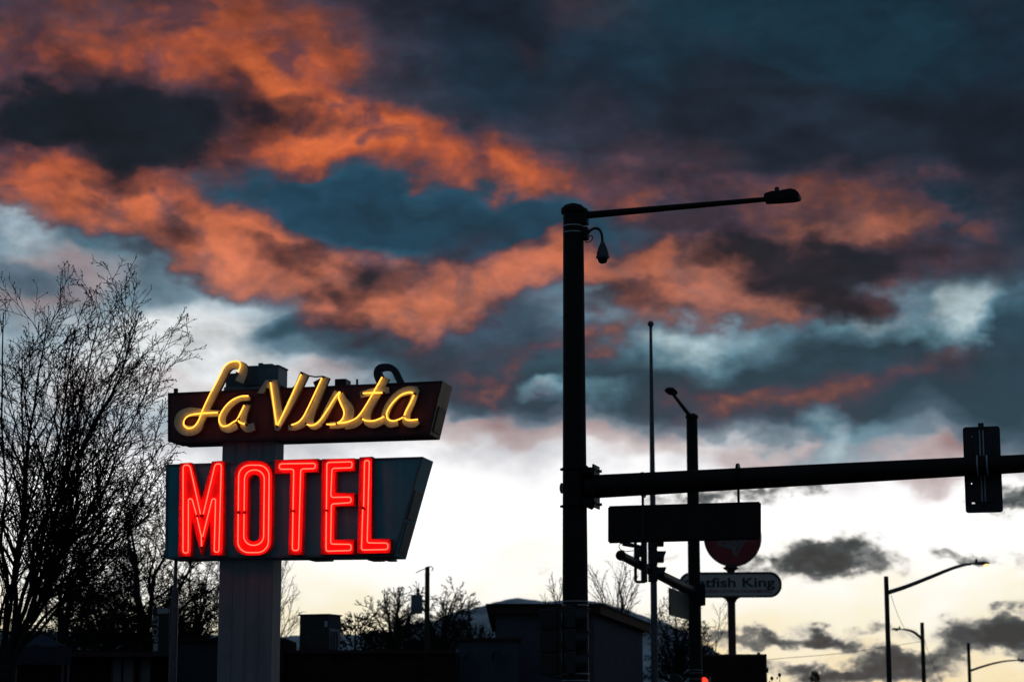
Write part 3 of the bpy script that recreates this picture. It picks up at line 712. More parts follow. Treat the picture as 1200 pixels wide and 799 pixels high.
# thin post under the left end of the lower box
pl = S.P(204.5, 720, .2)
zb = S.P(204.5, 655, .2).z; zm = S.P(204.5, 690, .2).z
m = MB().tube([(pl.x, .2, zm + .002), (pl.x, .2, zb + .05)], .030, 12)
sp2 = S.part('support_post', MB().tube([(pl.x, .2, 0), (pl.x, .2, zm - .1), (pl.x, .2, zm)], [.064, .062, .045], 14), MT['dullsteel'])
S.part('post_tip', m, MT['dullsteel'], sp2)
TL = 'traffic lights at the crossing'
# ---------------------------------------------------------------- near traffic pole with mast arm
b1 = at(673.2, 520, 40)
N = Thing('signal_pole', 'tall dark bronze traffic pole in the foreground with long mast arm and lamp arm', 'traffic pole', (b1.x, b1.y, 0), -15, 'traffic poles at the crossing')
def zz(py, y=0.0): return N.P(673, py, y).z
zt = zz(246); zj = zz(570.5)
def prad(z): return .262 - (.262 - .197) * z / zt
m = MB().lathe([(.40, 0), (.40, .03), (.28, .04), (prad(0), .06), (prad(0), .1), (prad(zt / 2), zt / 2), (prad(zt), zt)], (0, 0, 0), 28)
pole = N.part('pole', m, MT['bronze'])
N.part('base_plate', MB().box(-.4, .4, -.4, .4, 0.002, .05), MT['bronze'], bevel=.01)
N.part('pole_cap', MB().lathe([(.235, zt - .07), (.24, zt - .02), (.235, zt + .02), (.17, zt + .085), (.05, zt + .125), (.0, zt + .13)], (0, 0, 0), 28), MT['bronze'])
m = MB()
for py in (265.6, 273.2):
    z = zz(py); m.lathe([(prad(z) + .001, z - .012), (prad(z) + .006, z - .011), (prad(z) + .006, z + .011), (prad(z) + .001, z + .012)], (0, 0, 0), 28)
N.part('steel_strap', m, MT['steel'], split=True)
m = MB()
for py in (704.5, 709, 789, 797):
    z = zz(py); m.lathe([(prad(z) + .001, z - .014), (prad(z) + .007, z - .012), (prad(z) + .007, z + .012), (prad(z) + .001, z + .014)], (0, 0, 0), 28)
N.part('steel_strap', m, MT['steel'], split=True)
# mast arm: slightly rising, tapering
pa, pb = N.P(688, 570.4), N.P(1195, 543.2)
dirn = (pb - pa).normalized(); pc = pa + dirn * ((pb - pa).length * 1.22)
arm = N.part('mast_arm', MB().tube([pa, pa.lerp(pc, .5), pc], [.222, .190, .150], 24), MT['bronze'])
N.part('arm_tip', MB().tube([pc, pc + dirn * .03, pc + dirn * .06], [.16, .16, .08], 20), MT['bronze'], arm)
for py in (549.8, 593.2):
    fl = MB(); z = zz(py)
    fl.lathe([(prad(z) + .002, z - .016), (prad(z) + .05, z - .014), (prad(z) + .05, z + .014), (prad(z) + .002, z + .016)], (0, 0, 0), 24)
    s_ = 1 if py < 570 else -1
    q = [(prad(z) - .03, z + .016 * s_), (prad(z) + .05, z + .05 * s_), (.41, z - .07 * s_), (.41, z - .12 * s_), (prad(z) - .03, z - .1 * s_)]
    fl.prism(q, -.23, -.205).prism(q, .205, .23)
    fl.box(prad(z) - .03, .41, -.2, .2, z - .015, z + .01)
    N.part('arm_bracket', fl, MT['bronze'], bevel=.004)
z = zj; r = prad(z)
g = MB().box(.395, .43, -.25, .25, zz(596), zz(546)).box(r - .02, .395, -.04, .04, zz(590), zz(552))
N.part('flange_plate', g, MT['bronze'], bevel=.006)
bo = MB()
for zy in (zz(551.5), zz(590.5)):
    for y in (-.2, .2): bo.lathe([(.028, .02), (.028, .065), (.016, .07)], (.41, y, zy), 6, (1, 0, 0))
N.part('bolt', bo, MT['steel'], split=True)
N.part('handhole_cover', MB().lathe([(.0, .02), (.10, .02), (.10, .045), (.07, .06)], (-r + .01, 0, zz(571.5)), 16, (-1, 0, 0)), MT['bronze'])
# lamp arm
la, lb_ = N.P(684, 252.6), N.P(901, 233.4)
ar = N.part('lamp_arm', MB().tube([la, la.lerp(lb_, .5), lb_], [.073, .060, .048], 14), MT['bronze'])
z0, z1 = zz(264), zz(246)
N.part('lamp_bracket', MB().box(.15, N.P(688.6, 255).x, -.11, .11, z0, z1), MT['bronze'], ar, bevel=.012)
lum = [N.Q(*p) for p in ((896.5, 237), (896.8, 230.4), (899, 228.6), (906, 226.6), (914, 226.2), (920, 224.8), (928, 223.6), (933, 224.6), (937, 228), (938, 230.5), (936.5, 233.2), (930, 234.9), (912, 236.3))]
lu = N.part('luminaire', MB().prism(lum, -.19, .19), MT['bronze'], ar, bevel=.05)
pcell = N.P(910.5, 226); N.part('photocell', MB().lathe([(.045, -.03), (.045, .085), (.035, .105)], tuple(pcell), 14), MT['black'], ar)
N.part('lamp_lens', MB().box(N.P(903, 236).x, N.P(930, 236).x, -.13, .13, N.P(915, 236).z - .008, N.P(915, 236).z + .01, None), MT['black'], ar)

# dome camera on the pole
C1 = Thing('dome_camera', 'grey dome surveillance camera on curved arm near top of foreground traffic pole', 'security camera', tuple(N.o.matrix_world @ Vector((0, 0, zz(273)))), -15)
c0 = lambda px, py: C1.P(px, py, 0)
C1.part('mounting_box', MB().box(prad(zt) - .01, c0(689.3, 270).x, -.09, .09, c0(687, 281).z, c0(687, 266.5).z), MT['bronze'], bevel=.012)
C1.part('camera_arm', MB().tube(spline([c0(688, 274.5), c0(692, 270), c0(697.5, 267.6), (c0(702.5, 269.6)), c0(705.2, 275.5), c0(706, 285)], 6), .026, 10), MT['black'])
cc = c0(706.2, 300)
zz2 = lambda py: c0(706, py).z
C1.part('housing', MB().lathe([(.026, zz2(283)), (.05, zz2(286)), (.085, zz2(291)), (.112, zz2(296.5)), (.118, zz2(300)), (.128, zz2(300.6)), (.128, zz2(302.6)), (.10, zz2(303))], (cc.x, 0, 0), 22), MT['camgrey'])
C1.part('dome', MB().lathe([(.102, zz2(302.8)), (.098, zz2(305)), (.08, zz2(307.3)), (.05, zz2(308.8)), (.0, zz2(309.4))], (cc.x, 0, 0), 22), MT['domeglass'])
C1.part('lens_block', MB().lathe([(.075, zz2(302.9)), (.075, zz2(304.4)), (.05, zz2(306.2)), (0, zz2(306.8))], (cc.x, 0, 0), 18), MT['black'])
lp = [c0(690.2 + 4.4 * math.cos(a) , 280.3 + 3.4 * math.sin(a) - 1.6 * math.cos(a)) for a in [i * PI / 9 for i in range(19)]]
C1.part('cable', MB().tube(lp, .010, 6, caps=False), MT['wire'])

# sign panel hanging from the arm
H = Thing('hanging_street_sign', 'blank dark back of long street sign hanging under the foreground mast arm', 'street sign', tuple(N.o.matrix_world @ Vector((N.P(802, 612, 0).x, 0, 0))), -15)
hp = [H.Q(*p) for p in ((714.2, 594.4), (890, 589.2), (890, 630.2), (714.2, 634.6))]
zt_, zb_ = (hp[0][1], hp[1][1]), (hp[2][1], hp[3][1])
H.part('panel', MB().prism(hp, -.02, .03), MT['signback'], bevel=.004)
m = MB()
for i in range(4):
    a, b = hp[i], hp[(i + 1) % 4]; m.tube([(a[0], .004, a[1]), (b[0], .004, b[1])], .028, 6)
H.part('rim', m, MT['bronze'])
for px, y0, y1 in ((753.6, 572, 632), (865.4, 562, 592)):
    a, b = H.P(px, y0), H.P(px, y1); o = H.part('hanger', MB().box(a.x - .022, a.x + .022, -.045, -.023, b.z, a.z), MT['black'])
    H.part('strap', MB().lathe([(.235, -.022), (.242, -.022), (.242, .022), (.235, .022)], (a.x, .0, H.P(px, y0 - 4).z), 24, tuple(dirn)), MT['bronze'], o)

# ---------------------------------------------------------------- signal heads
def signal_head(name, label, loc, yaw, group, sec=.40, w=.36, dp=.20, lens=('lens_off',) * 3, plate=False, mats='black'):
    t = Thing(name, label, 'traffic light', loc, yaw, group)          # faces its own -y, base at z = 0
    m = MB()
    for i in range(3): m.box(-w / 2, w / 2, 0, dp, i * sec + .006, (i + 1) * sec - .006)
    for i in range(4): m.box(-.05, .05, .05, .13, i * sec - .03, i * sec + .03)
    h = t.part('housing', m, MT[mats], bevel=.018)
    for i in range(3):
        zc = (i + .52) * sec; r = sec * .41; m = MB(); vs = []; fs = []; n = 18
        for rr, yy in ((r, .0), (r, -.27), (r - .012, -.27), (r - .012, .0)):
            for j in range(n + 1):
                a = math.radians(-50 + 280 * j / n); d = yy * (1.0 if yy == 0 else (.72 + .28 * max(0, math.sin(a))))
                vs.append((rr * math.cos(a), d, zc + rr * math.sin(a)))
        for k in range(4):
            for j in range(n):
                a = k * (n + 1) + j; b = ((k + 1) % 4) * (n + 1) + j; fs.append((a, a + 1, b + 1, b))
        m.add(vs, fs); t.part('visor', m, MT[mats])
        t.part('lens', MB().lathe([(r - .015, .0), (r - .02, .012), (r * .6, .03), (0, .038)], (0, .001, zc), 18, (0, -1, 0)), MT[lens[i]])
    if plate:
        t.part('backplate', MB().prism([rrect(-.38, -.2, .38, 3 * sec + .2, .05, k=4), ], .06, .066), MT['black'])
    return t
zl_ = zz(791); MM = N.o.matrix_world
signal_head('traffic_light', 'dark traffic light seen from behind, low on left side of foreground traffic pole', tuple(MM @ Vector((N.P(647, 750).x, .05, zl_))), 155, TL, sec=.41)
q = N.P(664, 750, -.36)
signal_head('traffic_light', 'dark traffic light facing right, low on front of foreground traffic pole', tuple(MM @ Vector((N.P(675, 750, -.36).x, -.40, zl_ + .02))), 90, TL, sec=.41)
m = MB().box(-.1, .1, -.32, .0, zl_ - .06, zl_ - .02).box(-.1, .1, -.32, 0, zl_ + 1.27, zl_ + 1.31).box(-.42, -.1, -.02, .04, zl_ - .06, zl_ - .02).box(-.42, -.1, -.02, .04, zl_ + 1.25, zl_ + 1.29)
N.part('signal_bracket', m, MT['black'], split=True)

# the signal on the arm, seen from behind
xs = N.P(1151.3, 543.5).x
bz = N.P(1151.5, 596, .3).z
G = signal_head('traffic_light', 'traffic light with rounded black backplate seen from behind at right end of mast arm', tuple(MM @ Vector((xs, .50, bz + .1))), 165, TL, sec=.42)
Gl = lambda px, py, y: G.L(MM @ N.P(px, py, y))
a, b = Gl(1128, 500.5, .34), Gl(1175.6, 600, .34)
x0, x1 = sorted((a.x, b.x)); z0, z1 = sorted((a.z, b.z))
yb = a.y
def slot(px, py, w, h): p = Gl(px, py, .34); return [(p.x - w, p.z - h), (p.x + w, p.z - h), (p.x + w, p.z + h), (p.x - w, p.z + h)]
G.part('backplate', MB().prism([rrect(x0, z0, x1, z1, .055, k=5), slot(1142, 589.3, .046, .014), slot(1162.5, 589, .040, .012), slot(1154.6, 589.2, .011, .012), slot(1140.2, 511.4, .028, .006), slot(1138.6, 566.5, .010, .010)], yb - .003, yb + .003), MT['black'])
m = MB()
cxa = (x0 + x1) / 2
zt2, zb2 = Gl(1150, 497.5, .28).z, Gl(1150, 592, .28).z
for dx in (-.030, .030): m.tube([(cxa + dx, yb + .06, zb2 + .06), (cxa + dx, yb + .06, zt2 - .05)], .014, 8)
br = G.part('mounting_bracket', m, MT['zinc'])
m = MB().box(cxa - .05, cxa + .05, yb + .02, yb + .09, zt2 - .09, zt2 + .03).box(cxa - .055, cxa + .055, yb + .012, yb + .085, zb2, zb2 + .07)
m.box(cxa - .05, cxa + .05, yb + .08, yb + .12, Gl(1150, 552, .28).z, Gl(1150, 534, .28).z)
G.part('clamp', m, MT['black'], br, split=True, bevel=.006)
m = MB()
for dx in (-.085, .085):
    cz = N.P(1151, 543.5).z
    cen = G.L(MM @ Vector((xs + dx, 0, pa.z + dirn.z / dirn.x * (xs + dx - pa.x))))
    m.lathe([(.186, -.012), (.196, -.012), (.196, .012), (.186, .012)], tuple(cen), 24, tuple(G.R @ (MM.to_3x3() @ dirn)))
G.part('arm_strap', m, MT['zinc'], br, split=True)
# ---------------------------------------------------------------- far traffic pole across the road
b2 = at(813, 640, 70)
K = Thing('signal_pole', 'distant dark traffic pole across the road with short lamp arm pointing left', 'traffic pole', (b2.x, b2.y, 0), 0, 'traffic poles at the crossing')
kz = lambda py: K.P(813, py).z
zt = kz(488)
rad2 = lambda z: .225 - (.225 - .185) * z / zt
K.part('pole', MB().lathe([(.36, 0), (.36, .03), (rad2(0), .05), (rad2(0), .1), (rad2(zt), zt)], (0, 0, 0), 24), MT['bronze'])
K.part('pole_cap', MB().lathe([(.215, zt - .05), (.22, zt), (.2, zt + .04), (.1, zt + .10), (0, zt + .12)], (0, 0, 0), 20), MT['bronze'])
tip = at(789, 462, 67.0); l0 = K.L(tip); a0 = Vector((0, 0, kz(490)))
ar = K.part('lamp_arm', MB().tube([a0, a0.lerp(l0, .5), l0], [.075, .062, .05], 12), MT['bronze'])
dd = (l0 - a0).normalized(); side = dd.cross(Vector((0, 0, 1))).normalized(); upv = side.cross(dd)
Rm = Matrix((side, dd, upv)).transposed()
lm = MB()
pr = [(-.02, .085), (.05, .15), (.30, .19), (.55, .175), (.66, .10), (.68, .04)]
for (u, w_) in pr: pass
nseg = 14; o_ = 0
vs = []; fs = []
for (u, w_) in pr:
    for j in range(nseg):
        a = 2 * PI * j / nseg; vs.append(Vector((w_ * math.cos(a), u, .085 * (1 if math.sin(a) > 0 else .6) * math.sin(a) * (w_ / .19) ** .5)))
for i in range(len(pr) - 1):
    for j in range(nseg):
        p_, q_ = i * nseg + j, i * nseg + (j + 1) % nseg; fs.append((p_, q_, q_ + nseg, p_ + nseg))
fs.append(tuple(range(nseg))[::-1]); fs.append(tuple((len(pr) - 1) * nseg + j for j in range(nseg)))
lm.add([Rm @ v + l0 for v in vs], fs)
K.part('luminaire', lm, MT['bronze'], ar)
K.part('photocell', MB().lathe([(.045, 0), (.045, .17), (.03, .19)], tuple(l0 + dd * .12), 10), MT['black'], ar)
# its mast arm comes towards the camera
ma, mb_ = K.L(at(812, 693, 70)), K.L(at(727.5, 650.5, 59))
md = (mb_ - ma).normalized()
marm = K.part('mast_arm', MB().tube([ma, ma.lerp(mb_, .5), mb_], [.185, .15, .115], 20), MT['bronze'])
K.part('arm_tip', MB().tube([mb_ - md * .05, mb_ + md * .02, mb_ + md * .05], [.145, .145, .09], 18), MT['bronze'], marm)
m = MB().box(.16, .34, -.2, .2, kz(709), kz(684)).box(-.05, .2, -.3, -.17, kz(706), kz(688))
K.part('arm_bracket', m, MT['bronze'], split=True, bevel=.01)
m = MB()
for py in (784.5, 788, 795): z = kz(py); m.lathe([(rad2(z), z - .012), (rad2(z) + .008, z - .01), (rad2(z) + .008, z + .01), (rad2(z), z + .012)], (0, 0, 0), 24)
K.part('steel_strap', m, MT['steel'], split=True)
KM = K.o.matrix_world
def onarm(px):                                                    # parameter on the far arm at photo column px
    best = min(range(401), key=lambda i: abs((lambda w: 600 + F * (w.x) / (((w - EYE).y) * cp + ((w - EYE).z) * sp) - px)(KM @ ma.lerp(mb_, i / 400))))
    return ma.lerp(mb_, best / 400)
armyaw = math.degrees(math.atan2(md.y, md.x))
p = onarm(762); pw = KM @ p
D0 = pw.y
zb3 = at(763, 683, D0).z
signal_head('traffic_light', 'dark traffic light facing right on the distant mast arm, under the blank sign', (pw.x + .20, pw.y - .1, zb3 + .03), 90, TL, sec=.47, w=.40, dp=.26)
xb = at(754.6, 660, D0)
dt = Thing('antenna_frame', 'thin antenna and square wire frame standing on the distant mast arm', 'antenna', (KM @ onarm(746)).to_tuple(), 0)
w_ = lambda px, py: dt.P(px, py, 0)
dt.part('mast', MB().tube([w_(744.6, 634), w_(744.8, 681)], .045, 8), MT['black'])
dt.part('frame', MB().tube([w_(744.8, 681.4), w_(756, 681.4)], .04, 8).tube([w_(754.6, 633), w_(755, 682)], .09, 8), MT['black'])
dt.part('antenna_rod', MB().tube([w_(726.5, 636.4), w_(729.5, 636.6)], .02, 6).tube([w_(729.5, 636.6), w_(738, 638.2), w_(752, 640.6)], [.065, .065, .045], 8), MT['black'])
dt.part('sensor', MB().lathe([(.0, -.16), (.1, -.14), (.11, .05), (.07, .14), (.0, .16)], tuple(w_(748, 646.5)), 12).tube([w_(747.6, 649), w_(747.4, 660)], .05, 8), MT['black'])
dt.part('cable', MB().tube(spline([w_(727, 636.8), w_(725.3, 640), (w_(728, 644)), w_(735, 645.5), w_(744, 644.6)], 5), .012, 5), MT['wire'])
p = onarm(793); pw = KM @ p
ss = Thing('street_sign', 'small street name sign hanging under the distant mast arm beside its pole', 'street sign', (pw.x, pw.y, 0), armyaw)
def sq(px, py): q = ss.P(px, py, 0); return (q.x, q.z)
ssp = [sq(784.5, 689.5), sq(806.5, 701), sq(806.5, 724), sq(784.3, 716.5)]
zt3 = max(ssp[0][1], ssp[1][1]); zb4 = zt3 - .78
xa, xb_ = sorted((ssp[0][0], ssp[1][0]))
ss.part('panel', MB().box(xa, xb_, -.02, .02, zb4, zt3), MT['streetsign'], bevel=.004)
ss.part('rim', MB().tube([(xa, 0, zt3), (xb_, 0, zt3)], .03, 6).tube([(xa, 0, zb4), (xb_, 0, zb4)], .03, 6).tube([(xa, 0, zb4), (xa, 0, zt3)], .03, 6).tube([(xb_, 0, zb4), (xb_, 0, zt3)], .03, 6), MT['black'])
ss.part('hanger', MB().tube([(xa + .2 * (xb_ - xa), 0, zt3), (xa + .2 * (xb_ - xa), 0, zt3 + .3)], .025, 6).tube([(xa + .8 * (xb_ - xa), 0, zt3), (xa + .8 * (xb_ - xa), 0, zt3 + .3)], .025, 6), MT['black'])
signal_head('traffic_light', 'traffic light glowing red at the foot of the distant traffic pole', tuple(KM @ Vector((.30, -.02, at(822, 791.5, 70).z - 1.2))), -20, TL, sec=.40, w=.30, lens=('lens_off', 'lens_off', 'redlens'))
signal_head('traffic_light', 'dark traffic light at frame bottom, left of the distant traffic pole', tuple(KM @ Vector((at(792, 790, 70).x - b2.x, 0, at(792, 789.5, 70).z - 1.2))), 150, TL, sec=.40, w=.28)

# flagpole
b3 = at(764.6, 560, 77)
Fp = Thing('flagpole', 'thin bare flagpole topped with a ball, beside the brown roofed building', 'flagpole', (b3.x, b3.y, 0))
ztf = Fp.P(764, 384).z
Fp.part('pole', MB().lathe([(.13, 0), (.128, 2), (.115, ztf * .5), (.085, ztf * .75), (.052, ztf)], (0, 0, 0), 14), MT['dullsteel'])
Fp.part('ball', MB().lathe([(0, -.115)] + [(.115 * math.cos(a), .115 * math.sin(a)) for a in [(-80 + 20 * i) * PI / 180 for i in range(9)]] + [(0, .115)], (0, 0, Fp.P(766, 379.6).z), 16), MT['dullsteel'])
Fp.part('truck', MB().lathe([(.06, -.03), (.06, .06), (.03, .1), (.03, .2)], (0, 0, ztf), 12), MT['dullsteel'])

# ---------------------------------------------------------------- restaurant sign
D = 110
b4 = at(857, 700, D)
R_ = Thing('restaurant_sign', 'tall restaurant pole sign with red disc over a pale rounded nameplate', 'pole sign', (b4.x, b4.y, 0), -6)
rq = lambda px, py, y=-.25: R_.Q(px, py, y)
cz = R_.P(858.5, 630, -.25); rr_ = (R_.P(891.5, 630, -.25).x - R_.P(825, 630, -.25).x) / 2
zb5 = R_.P(857, 766).z
R_.part('pole', MB().tube([(0, 0, 0), (0, 0, R_.P(857, 640).z)], .20, 18), MT['rust'])
def circ(c, r, n=40): return [(c[0] + r * math.cos(2 * PI * i / n), c[1] + r * math.sin(2 * PI * i / n)) for i in range(n)]
ds = R_.part('disc', MB().prism(circ((cz.x, cz.z), rr_, 48), -.25, .25), MT['redplastic'])
R_.part('disc_rim', MB().prism([circ((cz.x, cz.z), rr_ + .03, 48), circ((cz.x, cz.z), rr_ - .07, 48)], -.285, -.252), MT['darkedge'], ds)
fx = lambda pts: [rq(*p, -.26) for p in pts]
fish = MB().prism(fx([(836, 629), (833, 625), (838, 618), (848, 613), (862, 613), (874, 618), (884, 625), (881, 632), (874, 634), (869, 641), (863, 652), (860, 650), (858, 643), (850, 641), (842, 639)]), -.262, -.252)
R_.part('fish_emblem', fish, MT['fishgrey'], ds)
fd = MB()
for pts, w in (([(838, 632), (846, 636), (856, 634), (866, 627), (876, 630)], .07), ([(846, 640), (850, 632), (858, 626)], .06), ([(862, 648), (866, 638), (876, 628)], .06), ([(858, 640), (864, 634), (870, 624)], .05), ([(836, 626), (842, 630), (850, 627)], .05)):
    fd.ribbon([(lambda q_: (q_.x, q_.y))(p) for p in spline([(*rq(*p, -.27), 0) for p in pts], 5)], w, -.268, -.26, .003)
R_.part('fish_outline', fd, MT['redplastic'], ds)
la_, lb2 = R_.P(796, 685, -.22), R_.P(915.5, 685, -.22); zt6, zb6 = R_.P(857, 670.6, -.22).z, R_.P(857, 699.4, -.22).z
hh = (zt6 - zb6) / 2
npl = R_.part('nameplate', MB().prism(rrect(la_.x, zb6, lb2.x, zt6, hh * .98, k=10), -.22, .22), MT['whiteplastic'])
R_.part('nameplate_rim', MB().prism([rrect(la_.x - .03, zb6 - .03, lb2.x + .03, zt6 + .03, hh, k=10), rrect(la_.x + .07, zb6 + .07, lb2.x - .07, zt6 - .07, hh * .93, k=10)], -.26, -.222), MT['darkedge'], npl)
def lettering(txt, px0, py0, px1, py1, mat, bold):
    a, b = R_.P(px0, py1, -.23), R_.P(px1, py0, -.23)
    t = text_mesh(txt, b.x - a.x, b.z - a.z, bold); t.v = [(v[0] + a.x, -.223 + v[1], v[2] + a.z) for v in t.v]
    R_.part('lettering', t, MT[mat], npl, smooth_=False)
lettering('Catfish King', 803, 676, 908, 691.5, 'blackvinyl', .018)
lettering('SOUTHERN FRIED CATFISH & OKLAHOMA BBQ', 804, 690.2, 905, 695.2, 'redvinyl', .006)
for py, s in ((665.4, 1), (701.5, -1)):
    z = R_.P(857, py).z; R_.part('collar', MB().lathe([(.20, -.16), (.32, -.07), (.42, .0), (.34, .05), (.21, .16)] if s > 0 else [(.20, -.2), (.30, -.02), (.44, .05), (.24, .12)], (0, 0, z), 16), MT['rust'])
rb = [R_.P(822, 766.5, -.3), R_.P(898.5, 765.5, -.3)]
zt7 = (rb[0].z + rb[1].z) / 2
rbd = R_.part('reader_board', MB().box(rb[0].x - .6, rb[1].x, -.3, .3, zt7 - 2.2, zt7), MT['rust'], bevel=.02)
R_.part('panel', MB().box(rb[0].x - .5, rb[1].x - .1, -.31, -.302, zt7 - 2.1, zt7 - .1), MT['darkwall'], rbd)
m = MB()
for px in (833, 841, 889): p = R_.P(px, 765, 0); m.box(p.x - .08, p.x + .08, -.08, .08, zt7 + .003, zt7 + .09)
p = R_.P(899.5, 782, 0); m.box(p.x - .04, p.x + .04, -.2, 0, p.z - .25, p.z)
R_.part('fitting', m, MT['rust'], rbd, split=True)

# ---------------------------------------------------------------- street lamps along the road
def street_lamp(name, label, px, D, ytop, armpts, rad, lit, hw):
    b = at(px, 760, D)
    t = Thing(name, label, 'street lamp', (b.x, b.y, 0), 0, 'street lamps along the road')
    z = t.P(px, ytop).z
    t.part('pole', MB().tube([(0, 0, 0), (0, 0, z * .5), (0, 0, z)], [rad * 1.12, rad, rad * .9], 12), MT['wood'])
    pts = spline([t.P(*p) for p in armpts], 6)
    a = t.part('lamp_arm', MB().tube(pts, [.11 - .05 * i / (len(pts) - 1) for i in range(len(pts))], 8), MT['dullsteel'])
    e = pts[-1]; d = (pts[-1] - pts[-3]).normalized(); d.z *= .3; d.normalize(); sd_ = 1 if d.x > 0 else -1
    h = MB(); vs = []; fs = []; prof = [(-.15, .07), (.1, .10), (.35, .17), (.7, .19), (.95, .14), (1.05, .05)]; n = 12
    for u, w in prof:
        for j in range(n):
            al = 2 * PI * j / n; vs.append(e + d * (u * hw) + Vector((0, w * hw * math.cos(al) * 1.0, (w * .75 if math.sin(al) > 0 else w * .35) * hw * math.sin(al))))
    for i in range(len(prof) - 1):
        for j in range(n):
            p_, q_ = i * n + j, i * n + (j + 1) % n; fs.append((p_, q_, q_ + n, p_ + n))
    fs += [tuple(range(n))[::-1], tuple((len(prof) - 1) * n + j for j in range(n))]
    t.part('lamp_head', h.add(vs, fs), MT['dullsteel'], a)
    t.part('photocell', MB().lathe([(.06, 0), (.06, .12), (.03, .16)], tuple(e + d * .3 * hw + Vector((0, 0, .1 * hw))), 8), MT['black'], a)
    lc = e + d * (.86 * hw if lit else .6 * hw)
    t.part('lamp_lens', MB().lathe([(0, -.17 * hw), (.10 * hw, -.14 * hw), (.16 * hw, -.06 * hw), (.16 * hw, -.02 * hw)], tuple(lc), 12), MT['lamp_on' if lit else 'lamp_off'], a)
    return t
l1 = street_lamp('street_lamp', 'tallest roadside street lamp, its arm reaching right to a lit bulb', 1041, 104, 675, [(1040.5, 694), (1062, 687), (1090, 676), (1115, 666), (1130, 661.5), (1138, 660.6)], .125, True, .85)
l2 = street_lamp('street_lamp', 'street lamp whose short curved arm reaches left, behind the tallest lamp', 1081.5, 150, 729, [(1081.3, 749), (1072, 741), (1064, 737.8), (1058, 737.2)], .15, False, .75)
l3 = street_lamp('street_lamp', 'farthest street lamp at the right edge with an unlit arm reaching right', 1135, 190, 753, [(1134.5, 786.4), (1150, 781), (1166, 776.5), (1180, 774), (1190, 773.5)], .16, False, .95)
def cable(name, label, pts, r):
    w = spline(pts, 8); m = MB().tube([tuple(p) for p in w], r, 5)
    return tag(build(name, m, MT['wire']), label, 'cable', 'overhead cables by the street lamps')
cable('overhead_cable', 'thin overhead cable sloping from the restaurant sign side to the middle street lamp', [at(780, 786, 118), at(900, 772.5, 124), at(990, 764.5, 135), at(1081, 751, 150)], .016)
cable('overhead_cable', 'slack cable dropping from the tallest street lamp to the lamp behind it', [at(1044, 697, 104), at(1053, 722, 118), at(1064, 741, 134), at(1080, 750, 150)], .013)
cable('overhead_cable', 'cable running down behind the middle street lamp towards the frame bottom', [at(1083, 748, 150), at(1090, 770, 164), at(1098, 788, 180), at(1108, 806, 190)], .017)

# utility pole with transformer
b5 = at(500.5, 720, 100)
U_ = Thing('utility_pole', 'wooden utility pole carrying a grey transformer can behind the low dark building', 'utility pole', (b5.x, b5.y, 0))
uz = U_.P(500, 664).z
U_.part('pole', MB().tube([(0, 0, 0), (0, 0, uz * .5), (0, 0, uz)], [.16, .135, .105], 14), MT['wood'])
tcn = U_.P(488.3, 708)
tr = U_.part('transformer', MB().lathe([(.0, -.42), (.25, -.42), (.27, -.38), (.27, .36), (.28, .37), (.28, .42), (.18, .46), (.0, .48)], tuple(tcn), 20), MT['transformer'])
U_.part('bushing', MB().lathe([(.08, .46), (.10, .52), (.05, .58), (.10, .63), (.06, .72), (.02, .76)], tuple(tcn + Vector((.06, 0, 0))), 12), MT['porcelain'], tr)
U_.part('hanger_bracket', MB().box(tcn.x + .2, -.05, -.05, .05, tcn.z + .1, tcn.z + .2).box(tcn.x + .2, -.05, -.05, .05, tcn.z - .3, tcn.z - .2), MT['dullsteel'], split=True)
U_.part('insulator_wire', MB().tube([U_.P(487, 671), U_.P(493, 668), U_.P(500, 665.5)], .02, 6).tube(spline([U_.P(500.5, 664), U_.P(505, 663.6), U_.P(507.6, 666), U_.P(505.6, 668.6)], 4), .022, 6), MT['wire'])
U_.part('bolt_band', MB().lathe([(.12, 0), (.13, .01), (.13, .06), (.12, .07)], (0, 0, U_.P(500, 674).z), 14), MT['dullsteel'])

# bus stop flag
D = 40
b6 = at(198.5, 740, D)
B_ = Thing('bus_stop_sign', 'dark vertical banner sign reading STOP downwards, left of the grey post', 'bus stop sign', (b6.x, b6.y, 0), -4)
a, b = B_.P(178.5, 768, 0), B_.P(198.5, 711.5, 0)
B_.part('post', MB().tube([(b.x + .04, .03, 0), (b.x + .04, .03, b.z + .1)], .035, 10), MT['black'])
B_.part('banner', MB().box(a.x, b.x, -.012, .012, a.z, b.z), MT['blackvinyl'], bevel=.003)
c1, c2 = B_.P(184.2, 718.5, -.02), B_.P(197.3, 712.2, -.02)
st = B_.part('name_strip', MB().box(c1.x, c2.x, -.017, -.013, c1.z, c2.z), MT['paletext'])
t = text_mesh('STOP', 1, 1, .01)
p0, p1 = B_.P(178.9, 721.5, -.014), B_.P(185.2, 752, -.014)
t.v = [(p0.x + v[2] * (p1.x - p0.x), -.0135 + v[1] * .2, p0.z + v[0] * (p1.z - p0.z)) for v in t.v]
B_.part('lettering', t, MT['paletext'], smooth_=False)
p0, p1 = B_.P(179.4, 762.3, -.02), B_.P(185.0, 753.6, -.02)
B_.part('small_panel', MB().box(p0.x, p1.x, -.017, -.013, p0.z, p1.z), MT['paletext'])
# ---------------------------------------------------------------- buildings
def facade_box(t, px0, px1, py_top, D, depth, mat, name='wall', R=0.0):
    pass
